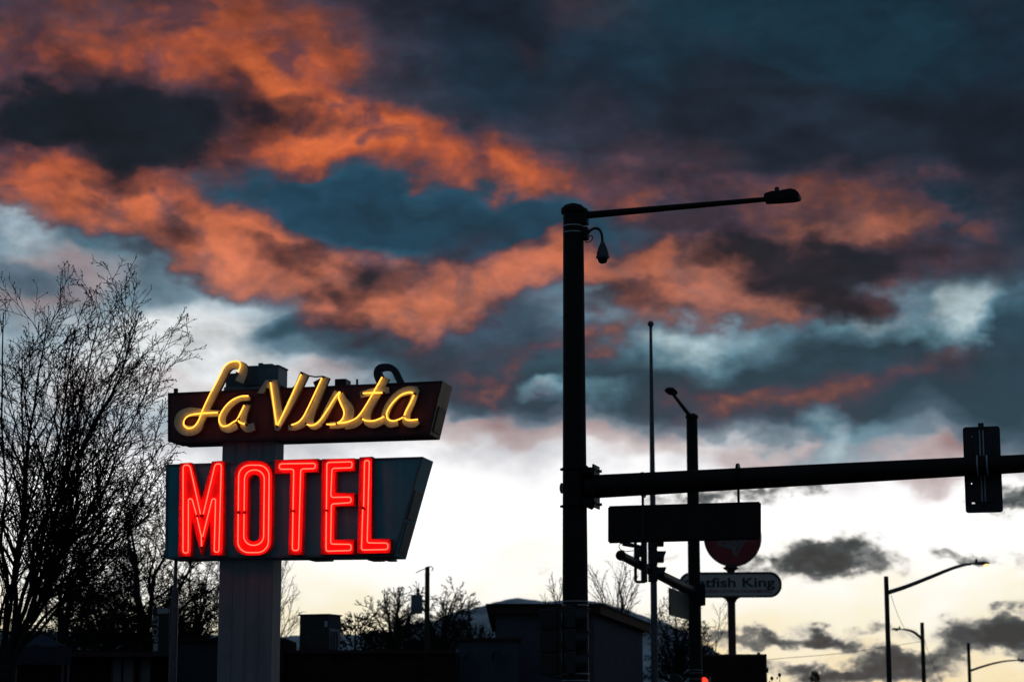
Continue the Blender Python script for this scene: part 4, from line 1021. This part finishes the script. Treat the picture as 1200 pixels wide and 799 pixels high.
# brown roofed building
b = at(640, 760, 80)
Bd = Thing('flat_roofed_building', 'grey stucco building with brown metal fascia beside the flagpole', 'building', (b.x, b.y, 0), 0)
x0, x1 = Bd.P(577, 715).x, Bd.P(699.5, 715).x
ztp = Bd.P(640, 707.5).z; zfa = Bd.P(640, 719.5).z
cn = Bd.L(at(756, 733, 96)); xe, ye = cn.x, cn.y
foot = [(x0 + .12, 0), (x1 - .12, 0), (xe - .12, ye), (x0 + .12, ye)]
def prismz(poly, z0, z1):
    m = MB(); n = len(poly); m.add([(x, y, z) for z in (z0, z1) for x, y in poly], [tuple(range(n))[::-1], tuple(range(n, 2 * n))] + [(i, (i + 1) % n, n + (i + 1) % n, n + i) for i in range(n)]); return m
Bd.part('wall', prismz(foot, 0, zfa + .1), MT['stucco'])
Bd.part('fascia', prismz([(x0 - .15, -.25), (x1 + .12, -.25), (xe + .25, ye + .2), (x0 - .15, ye + .2)], zfa, ztp - .05), MT['fascia'])
Bd.part('roof_edge', prismz([(x0 - .25, -.35), (x1 + .2, -.35), (xe + .33, ye + .3), (x0 - .25, ye + .3)], ztp - .047, ztp), MT['fascia'])
b = at(571, 780, 77)
Bx = Thing('stucco_annex', 'low blue grey stucco annex in front of the brown roofed building', 'building', (b.x, b.y, 0), 0)
x0, x1 = Bx.P(536.5, 770).x, Bx.P(607, 770).x; z1 = Bx.P(570, 747).z
wl = Bx.part('wall', MB().box(x0, x1, 0, 2.4, 0, z1 - .1), MT['stucco2'])
Bx.part('parapet_cap', MB().box(x0 - .12, x1 + .12, -.12, 2.5, z1 - .097, z1), MT['fascia'], bevel=.01)
for px in (546, 578):
    p = Bx.P(px, 764)
    l = Bx.part('wall_lamp', MB().tube(spline([(p.x, 0, p.z - .25), (p.x, -.12, p.z - .1), (p.x + .1, -.3, p.z), (p.x + .32, -.36, p.z - .02)], 4), .03, 6).lathe([(.0, .06), (.06, .05), (.14, -.06), (.13, -.07)], (p.x + .34, -.36, p.z - .05), 12), MT['black'])
# long low dark building
b = at(430, 790, 72)
Lw = Thing('low_building', 'long low dark flat roofed building carrying a rooftop unit', 'building', (b.x, b.y, 0), 0)
x0, x1 = Lw.P(337, 770).x, Lw.P(534.5, 770).x; z1 = Lw.P(430, 761.5).z
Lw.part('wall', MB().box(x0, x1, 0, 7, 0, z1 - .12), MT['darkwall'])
Lw.part('parapet_cap', MB().box(x0 - .1, x1 - .02, -.12, 7.1, z1 - .118, z1), MT['fascia'], bevel=.01)
xa, xb = Lw.P(322, 750).x, Lw.P(337.5, 750).x
Lw.part('corner_tower', MB().box(xa - 1.2, xb - .11, -.3, 4, 0, Lw.P(330, 747.5).z), MT['darkwall'])
m = MB()
for i in range(5):
    cx = x0 + (x1 - x0) * (i + .6) / 5.4; m.box(cx - .7, cx + .7, -.03, .05, 1.0, 2.2)
Lw.part('window', m, MT['glass'], split=True)
# rooftop unit
b = at(372, 757, 75)
zr = Lw.P(370, 761.5).z
Ru = Thing('rooftop_unit', 'boxy rooftop air conditioner with pale labels on the low dark building', 'air conditioner', (b.x, b.y, z1), -20)
fc = lambda px, py: Ru.P(px, py, 0)
xl_, xr_ = fc(351, 740).x, fc(385, 740).x; zt8 = fc(372, 719).z
dep = 1.0
while True:
    w = Ru.T @ Vector((xr_, dep, .5)); px = 600 + F * w.x / ((w - EYE).y * cp + (w - EYE).z * sp)
    if px > 398 or dep > 3: break
    dep += .05
Ru.part('cabinet', MB().box(xl_, xr_, 0, dep, .08, zt8 - .05), MT['rtu'], bevel=.01)
Ru.part('base_rail', MB().box(xl_ - .04, xr_ + .04, -.04, dep + .04, 0, .077), MT['dullsteel'])
Ru.part('lid', MB().box(xl_ - .05, xr_ + .05, -.05, dep + .05, zt8 - .047, zt8), MT['rtu'], bevel=.01)
zs = fc(372, 736).z
Ru.part('grille', MB().box(xr_ + .002, xr_ + .02, .08, dep - .08, .12, zs), MT['rtulight'])
m = MB()
for i in range(3): m.box(xr_ + .021, xr_ + .04, .12 + i * (dep - .3) / 3, .12 + i * (dep - .3) / 3 + .12, .12, zs - .1)
Ru.part('grille_slot', m, MT['rtu'], split=True)
m = MB()
for p in ((380.3, 727.3, 384, 734.2),): a, c_ = fc(p[0], p[3]), fc(p[2], p[1]); m.box(a.x, c_.x, -.012, -.002, a.z, c_.z)
Ru.part('label_plate', m, MT['label'])
m = MB()
for p in ((352, 736, 356, 738), (358.2, 735.6, 361.4, 737.4), (376, 735.6, 380, 737.6), (358, 745, 362.4, 747.4), (352, 756.4, 355, 757.6), (361, 756, 368, 757.4)):
    a, c_ = fc(p[0], p[3]), fc(p[2], p[1]); m.box(a.x, c_.x, -.010, -.002, a.z, c_.z)
Ru.part('handle', m, MT['dullsteel'], split=True)
m = MB()
for py in (735, 742): z = fc(370, py).z; m.box(xl_ + .02, xr_ - .02, -.006, -.001, z - .012, z + .012)
Ru.part('seam', m, MT['darkedge'], split=True)
# motel wing on the left
b = at(160, 790, 64)
Mw = Thing('motel_wing', 'dark single storey motel wing with blinds drawn, behind the bus stop banner', 'building', (b.x, b.y, 0), 0)
x0, x1 = Mw.P(-60, 770).x, Mw.P(209, 770).x; z1 = Mw.P(160, 764.5).z
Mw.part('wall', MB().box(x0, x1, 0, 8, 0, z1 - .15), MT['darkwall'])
Mw.part('roof', MB().box(x0 - .5, x1 + .1, -.7, 8.4, z1 - .147, z1), MT['fascia'], bevel=.02)
for pa_, pb2, mt in ((133, 143, 'label'), (145, 157, 'curtain'), (166, 176, 'curtain')):
    a, c_ = Mw.P(pa_, 778, 0), Mw.P(pb2, 768, 0)
    w = Mw.part('window', MB().box(a.x, c_.x, -.03, .02, a.z - .9, c_.z), MT['curtain'])
    Mw.part('window_frame', MB().box(a.x - .05, a.x - .002, -.05, .02, a.z - .95, c_.z + .05).box(c_.x + .002, c_.x + .05, -.05, .02, a.z - .95, c_.z + .05).box(a.x - .05, c_.x + .05, -.05, .02, c_.z + .052, c_.z + .1), MT['darkedge'], w)
b = at(235, 780, 60)
Of = Thing('motel_office', 'blue black flat roofed block standing between the grey post and sign column', 'building', (b.x, b.y, 0), 0)
x0, x1 = Of.P(206, 770).x, Of.P(272, 770).x; z1 = Of.P(230, 748).z
Of.part('wall', MB().box(x0, x1, 0, 4, 0, z1 - .1), MT['bluewall'])
Of.part('parapet_cap', MB().box(x0 - .08, x1 + .08, -.08, 4.1, z1 - .098, z1), MT['darkwall'], bevel=.01)
# blue canopy
b = at(50, 780, 48)
Cn = Thing('canopy_tent', 'dark blue tarpaulin canopy with sagging peaked top beneath the bare tree', 'canopy', (b.x, b.y, 0), 18)
pts = {}
W2 = .62
zp, ze, zd = Cn.P(52, 741).z, Cn.P(50, 757).z, Cn.P(50, 778).z
n = 8; vs = []; fs = []
for i in range(n + 1):
    for j in range(n + 1):
        u, v = i / n * 2 - 1, j / n * 2 - 1; d_ = max(abs(u), abs(v))
        vs.append((u * W2, v * W2 + W2, ze + (zp - ze) * (1 - d_) ** 1.25 + .03 * math.sin(7 * u + 3 * v)))
for i in range(n):
    for j in range(n): a = i * (n + 1) + j; fs.append((a, a + 1, a + n + 2, a + n + 1))
m = MB().add(vs, fs)
cv = Cn.part('canopy_cover', m, MT['tarp'])
sd_ = cv.modifiers.new('thickness', 'SOLIDIFY'); sd_.thickness = .012
m = MB().box(-W2, W2, -.012, 0, zd, ze - .004).box(-W2, W2, 2 * W2, 2 * W2 + .012, zd + .3, ze - .004).box(W2 + .001, W2 + .013, 0, 2 * W2, zd + .3, ze - .004).box(-W2 - .013, -W2 - .001, 0, 2 * W2, zd + .3, ze - .004)
Cn.part('curtain', m, MT['tarp'], split=True)
for sx_ in (-1, 1):
    for y in (.05, 2 * W2 - .05): Cn.part('leg', MB().tube([(sx_ * (W2 - .05), y, 0), (sx_ * (W2 - .05), y, ze - .03)], .02, 8), MT['dullsteel'])

# ---------------------------------------------------------------- ground, road, mountains
R15 = Matrix.Rotation(math.radians(-15), 4, 'Z')
gm = MB(); gm.add([(-4000, -300, 0), (4000, -300, 0), (4000, 7000, 0), (-4000, 7000, 0)], [(0, 1, 2, 3)])
tag(build('ground', gm, MT['earth'], smooth_=False), kind='structure')
o0 = Vector((2.6, 40, 0))
def strip(x0, x1, y0, y1, z): return MB().add([tuple(R15 @ Vector((x, y, 0)) + o0 + Vector((0, 0, z))) for x, y in ((x0, y0), (x1, y0), (x1, y1), (x0, y1))], [(0, 1, 2, 3)])
tag(build('road', strip(0, 15, -120, 500, .004), MT['asphalt'], smooth_=False), kind='structure')
tag(build('cross_road', strip(-120, 160, 4, 23, .008), MT['asphalt'], smooth_=False), kind='structure')
def slab(x0, x1, y0, y1, z1):
    m = MB().box(x0, x1, y0, y1, 0.001, z1); m.v = [tuple(R15 @ Vector(p) + o0) for p in m.v]; return m
for a in ((-3.2, -.02, -110, 3.9), (-3.2, -.02, 23.1, 400), (15.02, 18.2, -110, 3.9), (15.02, 18.2, 23.1, 400)):
    tag(build('pavement', slab(*a, .13), MT['concrete'], smooth_=False, bevel=.02), kind='structure')
m = MB()
for y in list(range(-100, 0, 9)) + list(range(30, 380, 9)):
    s_ = strip(7.35, 7.5, y, y + 3.2, .013); m.add(s_.v, s_.f)
for i in range(9):
    for yy in (.6, 24.0): s_ = strip(.8 + i * 1.6, 1.4 + i * 1.6, yy, yy + 2.6, .013); m.add(s_.v, s_.f)
tag(build('road_markings', m, MT['paint'], smooth_=False), kind='structure')
# mountain range, far off
random.seed(5)
sky_px = [(-300, 742), (0, 738), (200, 742), (330, 745), (440, 742), (500, 728), (545, 714), (565, 709.5), (580, 705.5), (598, 701), (608, 699.8), (622, 702), (640, 704.6), (655, 703.2), (672, 701.8), (690, 704), (705, 706.5), (725, 711), (750, 719), (770, 726), (800, 738), (830, 756), (860, 790), (885, 822), (1000, 838), (1500, 843)]
DM = 5200
vs = []; fs = []; NX, NY = 260, 26
for i in range(NX + 1):
    px = -300 + 1800 * i / NX
    for (xa, ya), (xb, yb_) in zip(sky_px, sky_px[1:]):
        if xa <= px <= xb: t = (px - xa) / (xb - xa); t = t * t * (3 - 2 * t); py = ya + (yb_ - ya) * t
    top = at(px, py, DM)
    for j in range(NY + 1):
        t = j / NY; y = DM - 1900 * (1 - t)
        k = t ** 1.15
        nz = mnoise.fractal(Vector((top.x / 260, y / 260, 3.3)), 1.0, 2.1, 6)
        ridge = abs(mnoise.noise(Vector((top.x / 170, y / 420, 8.1))))
        z = top.z * k * (1 - .30 * (1 - t) * ridge * 2) + nz * 26 * math.sin(PI * min(1, t * 1.0)) * (1 if t < 1 else 0) + mnoise.fractal(Vector((top.x / 60, 1, 1)), 1, 2, 4) * 4 * t
        vs.append((top.x * y / DM, y, max(z, -2) - 2 * (1 - t)))
for i in range(NX):
    for j in range(NY): a = i * (NY + 1) + j; fs.append((a, a + NY + 1, a + NY + 2, a + 1))
m = MB().add(vs, fs)
o = len(m.v)                                                     # far side of the range
back = [(vs[i * (NY + 1) + NY][0] * 1.25, DM + 1500, -2) for i in range(NX + 1)]
m.add(back, []); 
for i in range(NX): m.f.append((i * (NY + 1) + NY, (i + 1) * (NY + 1) + NY, o + i + 1, o + i))
tag(build('mountains', m, MT['mountain']), kind='structure')
# ---------------------------------------------------------------- bare winter trees
def rnd_dir(rg, d, lo, hi, up=0.0):
    """d turned by lo..hi degrees about a random axis, then pulled upwards"""
    ax = d.orthogonal().normalized(); ax = Quaternion(d, rg.uniform(0, 2 * PI)) @ ax
    v = Quaternion(ax, math.radians(rg.uniform(lo, hi))) @ d
    v.z += up; return v.normalized()
class Tree:
    def __init__(s, name, label, base, seed, rmin, mat='bark', twigmat='twig', group=None, buds=0.0):
        s.t = Thing(name, label, 'tree', base, 0, group); s.rg = random.Random(seed)
        s.tr, s.cr = MB(), MB(); s.rmin = rmin; s.mat, s.twm = mat, twigmat; s.buds = buds
    def bough(s, mb, p, d, length, r0, r1, n, wob, lift, sides):
        rg = s.rg; pts = [p]; rad = [r0]; st = length / n; d = d.normalized()
        for i in range(n):
            d = (d + Vector((rg.gauss(0, wob), rg.gauss(0, wob), rg.gauss(0, wob) + lift))).normalized()
            p = p + d * st; pts.append(p); rad.append(r0 + (r1 - r0) * ((i + 1) / n) ** .8)
        mb.tube(pts, rad, sides, caps=False); return pts, rad
    def fork(s, pts, rad, length, level, cfg):
        rg = s.rg; n = len(pts) - 1; cnt = cfg['cnt'][level]; ph = rg.uniform(0, 6)
        for k in range(cnt):
            t = cfg['t0'][level] + (1 - cfg['t0'][level]) * (k + rg.random()) / cnt
            f = min(t * n, n - .001); i = int(f); q = f - i
            p = pts[i].lerp(pts[i + 1], q); d = (pts[i + 1] - pts[i]).normalized(); r = rad[i] + (rad[i + 1] - rad[i]) * q
            L = length * cfg['len'][level] * (1 - .55 * t) * rg.uniform(.6, 1.35)
            if L < .03: continue
            v = rnd_dir(rg, d, *cfg['ang'][level], cfg['up'][level])
            last = level + 1 >= len(cfg['cnt'])
            rr = max(s.rmin, min(r * .72, L * cfg['thick']))
            sg = 3 if last else max(3, min(7, int(L / cfg['seg'])))
            P_, R_d = s.bough(s.cr, p, v, L, rr, max(s.rmin * .62, rr * .3), sg, cfg['wob'], cfg['lift'][min(level + 1, len(cfg['lift']) - 1)], 3 if level >= 1 else 4)
            if s.buds and level >= 1 and rg.random() < s.buds:
                s.blob(P_[-1], s.rmin * rg.uniform(1.0, 2.2))
            if not last: s.fork(P_, R_d, L, level + 1, cfg)
    def blob(s, c, r):
        o = [c + Vector(v) * r for v in ((1, 0, 0), (-1, 0, 0), (0, 1, 0), (0, -1, 0), (0, 0, 1.5), (0, 0, -1.5))]
        s.cr.add(o, [(0, 2, 4), (2, 1, 4), (1, 3, 4), (3, 0, 4), (2, 0, 5), (1, 2, 5), (3, 1, 5), (0, 3, 5)])
    def done(s):
        s.t.wpart('trunk', s.tr, MT[s.mat]); o = s.t.wpart('crown', s.cr, MT[s.twm], smooth_=False); return o
def limb_to(T, p, q, r0, r1, bow, n=10):
    """a limb from p to q that first rises, then reaches; wandering a little"""
    rg = T.rg; h = (q - p); mid = p.lerp(q, .45) + Vector((-h.x * bow * .5, -h.y * bow * .5, h.length * bow))
    pts = []; rad = []
    o1, o2 = rg.uniform(0, 50), rg.uniform(0, 50)
    for i in range(n + 1):
        t = i / n; b = (1 - t) ** 2 * p + 2 * t * (1 - t) * mid + t * t * q
        w = h.length * .06 * math.sin(PI * t)
        b = b + Vector((mnoise.noise(Vector((t * 4, o1, 0))), mnoise.noise(Vector((t * 4, o2, 5))), mnoise.noise(Vector((t * 4, 3, o1))))) * w
        pts.append(b); rad.append(r0 + (r1 - r0) * t ** .75)
    return pts, rad

# the big tree at the left edge
DT = 41
bse = at(-6, 800, DT); bse.z = 0
T1_ = Tree('bare_tree', 'large bare budding tree filling the left edge, left of the motel sign', tuple(bse), 11, .0070, group='bare winter trees', buds=.45)
fk = at(12, 756, DT)
T1_.tr.tube([bse, Vector((bse.x + .05, DT, 1.0)), at(2, 803, DT), fk], [.33, .27, .22, .19], 14, caps=False)
cfg1 = dict(cnt=(18, 9, 5), t0=(.2, .18, .2), len=(.40, .46, .42), ang=((20, 46), (24, 54), (25, 60)), up=(.03, .03, .03), lift=(.012, .015, .02), wob=.09, thick=.016, seg=.2)
rg = T1_.rg
# start (photo px, on the trunk or on a lower limb), tip, depth offset of the tip, start radius
targets = [((16, 745), (112, 446), .2, .09), ((16, 748), (164, 366), .3, .10), ((10, 760), (56, 372), .8, .095), ((8, 765), (4, 366), -.4, .09), ((14, 750), (118, 366), -.8, .09),
           ((14, 752), (182, 430), .9, .08), ((20, 742), (190, 520), -.6, .07), ((4, 770), (-50, 380), .4, .09), ((2, 775), (-120, 400), -.5, .08), ((0, 780), (-150, 520), .6, .07),
           ((6, 768), (26, 410), 1.4, .075), ((12, 755), (146, 400), 1.3, .08), ((24, 738), (176, 600), .5, .055), ((0, 778), (-40, 470), -1.3, .07), ((14, 752), (88, 384), -1.4, .08), ((-10, 740), (45, 540), .9, .055),
           ((18, 746), (150, 470), -1.2, .07), ((22, 740), (186, 560), 1.1, .06), ((12, 752), (136, 520), -.2, .06), ((8, 758), (70, 460), 1.0, .065), ((24, 738), (130, 600), -1.1, .05), ((20, 742), (100, 540), .8, .05)]
for (sx_, sy_), (px, py), dy, r in targets:
    st = at(sx_ + rg.uniform(-6, 6), sy_ + rg.uniform(-6, 26), DT + rg.uniform(-.12, .12)); q = at(px, py, DT + dy)
    pts, rad = limb_to(T1_, st, q, r * .62, .011, rg.uniform(-.14, .03), 12)
    T1_.tr.tube(pts[:6], rad[:6], 8, caps=False); T1_.cr.tube(pts[5:], rad[5:], 5, caps=False)
    T1_.fork(pts, rad, (q - st).length, 0, cfg1)
T1_.done()

# the trees beyond
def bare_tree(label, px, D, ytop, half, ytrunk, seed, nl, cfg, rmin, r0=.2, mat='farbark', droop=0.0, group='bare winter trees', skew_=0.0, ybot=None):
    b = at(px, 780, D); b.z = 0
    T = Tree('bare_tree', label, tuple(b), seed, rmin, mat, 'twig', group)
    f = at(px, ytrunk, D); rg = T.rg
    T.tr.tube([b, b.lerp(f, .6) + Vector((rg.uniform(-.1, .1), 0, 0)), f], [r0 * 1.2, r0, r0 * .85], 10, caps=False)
    ph = rg.uniform(0, 6)
    top = at(px, ytop, D).z; hw = half * D / F; H = top - f.z
    for i in range(nl):
        az = ph + i * 2.4; e = rg.uniform(.05, 1.0) if i else 1.0
        rr = math.sqrt(max(0.0, 1 - (e * .92) ** 2)) * rg.uniform(.75, 1.0)
        q = Vector((f.x + math.cos(az) * hw * rr + skew_ * hw, D + math.sin(az) * hw * rr, f.z + H * (e * rg.uniform(.85, 1.0)) - droop * hw * rr))
        pts, rad = limb_to(T, f + Vector((0, 0, rg.uniform(-.3, .2))), q, r0 * rg.uniform(.35, .6), rmin * 1.2, rg.uniform(.04, .16), 9)
        T.tr.tube(pts[:6], rad[:6], 6, caps=False); T.cr.tube(pts[5:], rad[5:], 4, caps=False)
        T.fork(pts, rad, (q - f).length, 0, cfg)
    T.done(); return T
cfgA = dict(cnt=(11, 7, 5), t0=(.2, .15, .2), len=(.5, .5, .45), ang=((28, 60), (30, 70), (30, 70)), up=(.05, .0, -.05), lift=(.03, -.01, -.03), wob=.13, thick=.016, seg=.3)
cfgB = dict(cnt=(9, 6, 4), t0=(.25, .15, .2), len=(.48, .5, .45), ang=((28, 60), (30, 70), (30, 70)), up=(.12, .06, .02), lift=(.04, .02, .0), wob=.14, thick=.02, seg=.3)
cfgC = dict(cnt=(9, 5), t0=(.25, .2), len=(.5, .45), ang=((22, 45), (25, 55)), up=(.2, .12), lift=(.05, .03), wob=.08, thick=.014, seg=.3)
cfgD = dict(cnt=(10, 7, 5), t0=(.12, .12, .15), len=(.55, .55, .5), ang=((30, 75), (30, 75), (30, 75)), up=(.05, .0, -.04), lift=(.02, -.01, -.02), wob=.16, thick=.014, seg=.3)
bare_tree('dense bare tree with tangled fine twigs behind left end of motel sign', 168, 72, 548, 100, 760, 21, 24, cfgD, .012, .20, droop=.18)
bare_tree('shadowy dense bare tree low at the left behind the canopy tent', 70, 84, 610, 100, 770, 22, 19, cfgD, .013, .20, droop=.18)
bare_tree('bare tree low between motel sign column and grey post', 228, 95, 630, 70, 765, 23, 18, cfgD, .013, .18, droop=.1)
bare_tree('broad shadowy bare tree far behind the bus stop banner', 130, 105, 640, 120, 770, 33, 17, cfgD, .015, .2, droop=.15)
bare_tree('sparse pale bare tree peeking out just right of motel sign column', 322, 130, 655, 34, 770, 24, 8, cfgC, .016, .12)
cfgE = dict(cnt=(10, 7, 5), t0=(.15, .12, .15), len=(.5, .5, .48), ang=((28, 60), (28, 65), (28, 65)), up=(.10, .04, .0), lift=(.03, .01, .0), wob=.14, thick=.015, seg=.3)
bare_tree('rounded bare tree behind the utility pole, its crown the tallest there', 516, 135, 684, 62, 768, 25, 14, cfgE, .021, .34, droop=.1)
bare_tree('wide bare tree left of the utility pole transformer', 462, 128, 686, 50, 772, 26, 14, cfgE, .021, .32, droop=.15)
bare_tree('small bare tree between utility pole and grey annex, right of the tallest', 556, 150, 698, 36, 768, 27, 12, cfgE, .021, .26, droop=.1)
bare_tree('far low bare tree filling the gap under the transformer', 490, 165, 722, 70, 775, 34, 9, cfgE, .022, .2, droop=.15)
bare_tree('slender bare tree with upright twigs behind brown roofed building', 722, 125, 652, 52, 755, 28, 18, cfgC, .013, .16)
bare_tree('thin bare sapling above flat roof, left of foreground traffic pole', 652, 118, 676, 18, 735, 29, 5, cfgC, .014, .08)
bare_tree('tangled bare tree between the flagpole and distant traffic pole', 795, 112, 690, 46, 800, 30, 20, cfgA, .014, .18)
bare_tree('thin bare tree behind pole of the restaurant sign', 838, 135, 706, 30, 790, 31, 8, cfgC, .014, .12)

# small evergreens: many short needle sprays on whorled boughs
def evergreen(name, label, px, D, ytop, half, seed, dens, spiky, cat='tree'):
    b = at(px, 780, D); b.z = 0
    t = Thing(name, label, cat, tuple(b)); rg = random.Random(seed); top = at(px, ytop, D).z; hw = half * D / F
    t.wpart('trunk', MB().tube([b, Vector((b.x, b.y, top * .6)), Vector((b.x, b.y, top * .97))], [.14, .09, .02], 8), MT['bark'])
    m = MB(); base = top - hw * (2.6 if not spiky else 1.7)
    for i in range(dens):
        z = base + (top - base) * rg.random() ** .8; k = (top - z) / (top - base)
        R0 = hw * (k ** .7 * .95 + .05) * rg.uniform(.35, 1.08); a = rg.uniform(0, 2 * PI)
        if spiky: R0 = hw * math.sqrt(rg.random()) * (.55 + .5 * math.sin(PI * min(1, k * .9 + .1)))
        c = Vector((b.x + math.cos(a) * R0, b.y + math.sin(a) * R0, z + rg.uniform(-.1, .1)))
        d = Vector((math.cos(a), math.sin(a), rg.uniform(.1, 1.2))).normalized(); L = hw * rg.uniform(.18, .42)
        for j in range(4):
            e = rnd_dir(rg, d, 5, 55, .1); s_ = e.orthogonal().normalized() * L * .09
            m.add([c - s_, c + s_, c + e * L + s_ * .3, c + e * L - s_ * .3], [(0, 1, 2, 3)])
            s2 = e.cross(s_).normalized() * L * .09; m.add([c - s2, c + s2, c + e * L], [(0, 1, 2)])
    t.wpart('crown', m, MT['needle'], smooth_=False)
evergreen('evergreen_shrub', 'ragged dark evergreen just right of the rooftop unit', 416, 90, 724, 26, 41, 190, True)
evergreen('evergreen_shrub', 'low dark evergreen under the wide bare tree, left of the utility pole', 446, 92, 743, 24, 42, 170, True)
evergreen('evergreen_tree', 'tiny dark evergreen tip at frame bottom, right of the restaurant sign', 955, 120, 787.5, 11, 43, 260, False)
# dry stalks with seed heads
for i, (px, py) in enumerate(((913.5, 790.5), (904.5, 794.5))):
    b = at(px, 800, 90); b.z = 0
    t = Thing('seed_stalk', ('taller' if i == 0 else 'shorter') + ' dry stalk with round seed head beside the reader board', 'plant', tuple(b), 0, 'dry seed stalks by the reader board')
    h = at(px, py, 90)
    t.wpart('stem', MB().tube([b, b.lerp(h, .5) + Vector((.04, 0, 0)), h], .012, 5), MT['bark'])
    t.wpart('seed_head', MB().lathe([(0, -.09), (.06, -.05), (.075, 0), (.05, .06), (0, .1)], tuple(h), 10).lathe([(0, -.05), (.04, 0), (0, .05)], tuple(h + Vector((-.1, 0, -.12))), 8), MT['bark'])
# ---------------------------------------------------------------- evening air
hz = bpy.data.materials.new('evening_haze'); hz.use_nodes = True
hn = hz.node_tree; hn.nodes.clear()
pv = hn.nodes.new('ShaderNodeVolumePrincipled'); pv.inputs['Density'].default_value = 2.6e-5; pv.inputs['Color'].default_value = (.72, .90, 1.0, 1); pv.inputs['Anisotropy'].default_value = .3
ho = hn.nodes.new('ShaderNodeOutputMaterial'); hn.links.new(pv.outputs[0], ho.inputs['Volume'])
tag(build('haze', MB().box(-4300, 4300, -400, 7200, -3.5, 420), hz, smooth_=False), kind='stuff')
# ---------------------------------------------------------------- render settings
SC.cycles.max_bounces = 5
SC.cycles.diffuse_bounces = 2
SC.cycles.glossy_bounces = 2
SC.cycles.use_denoising = True
SC.cycles.sample_clamp_indirect = 4.0
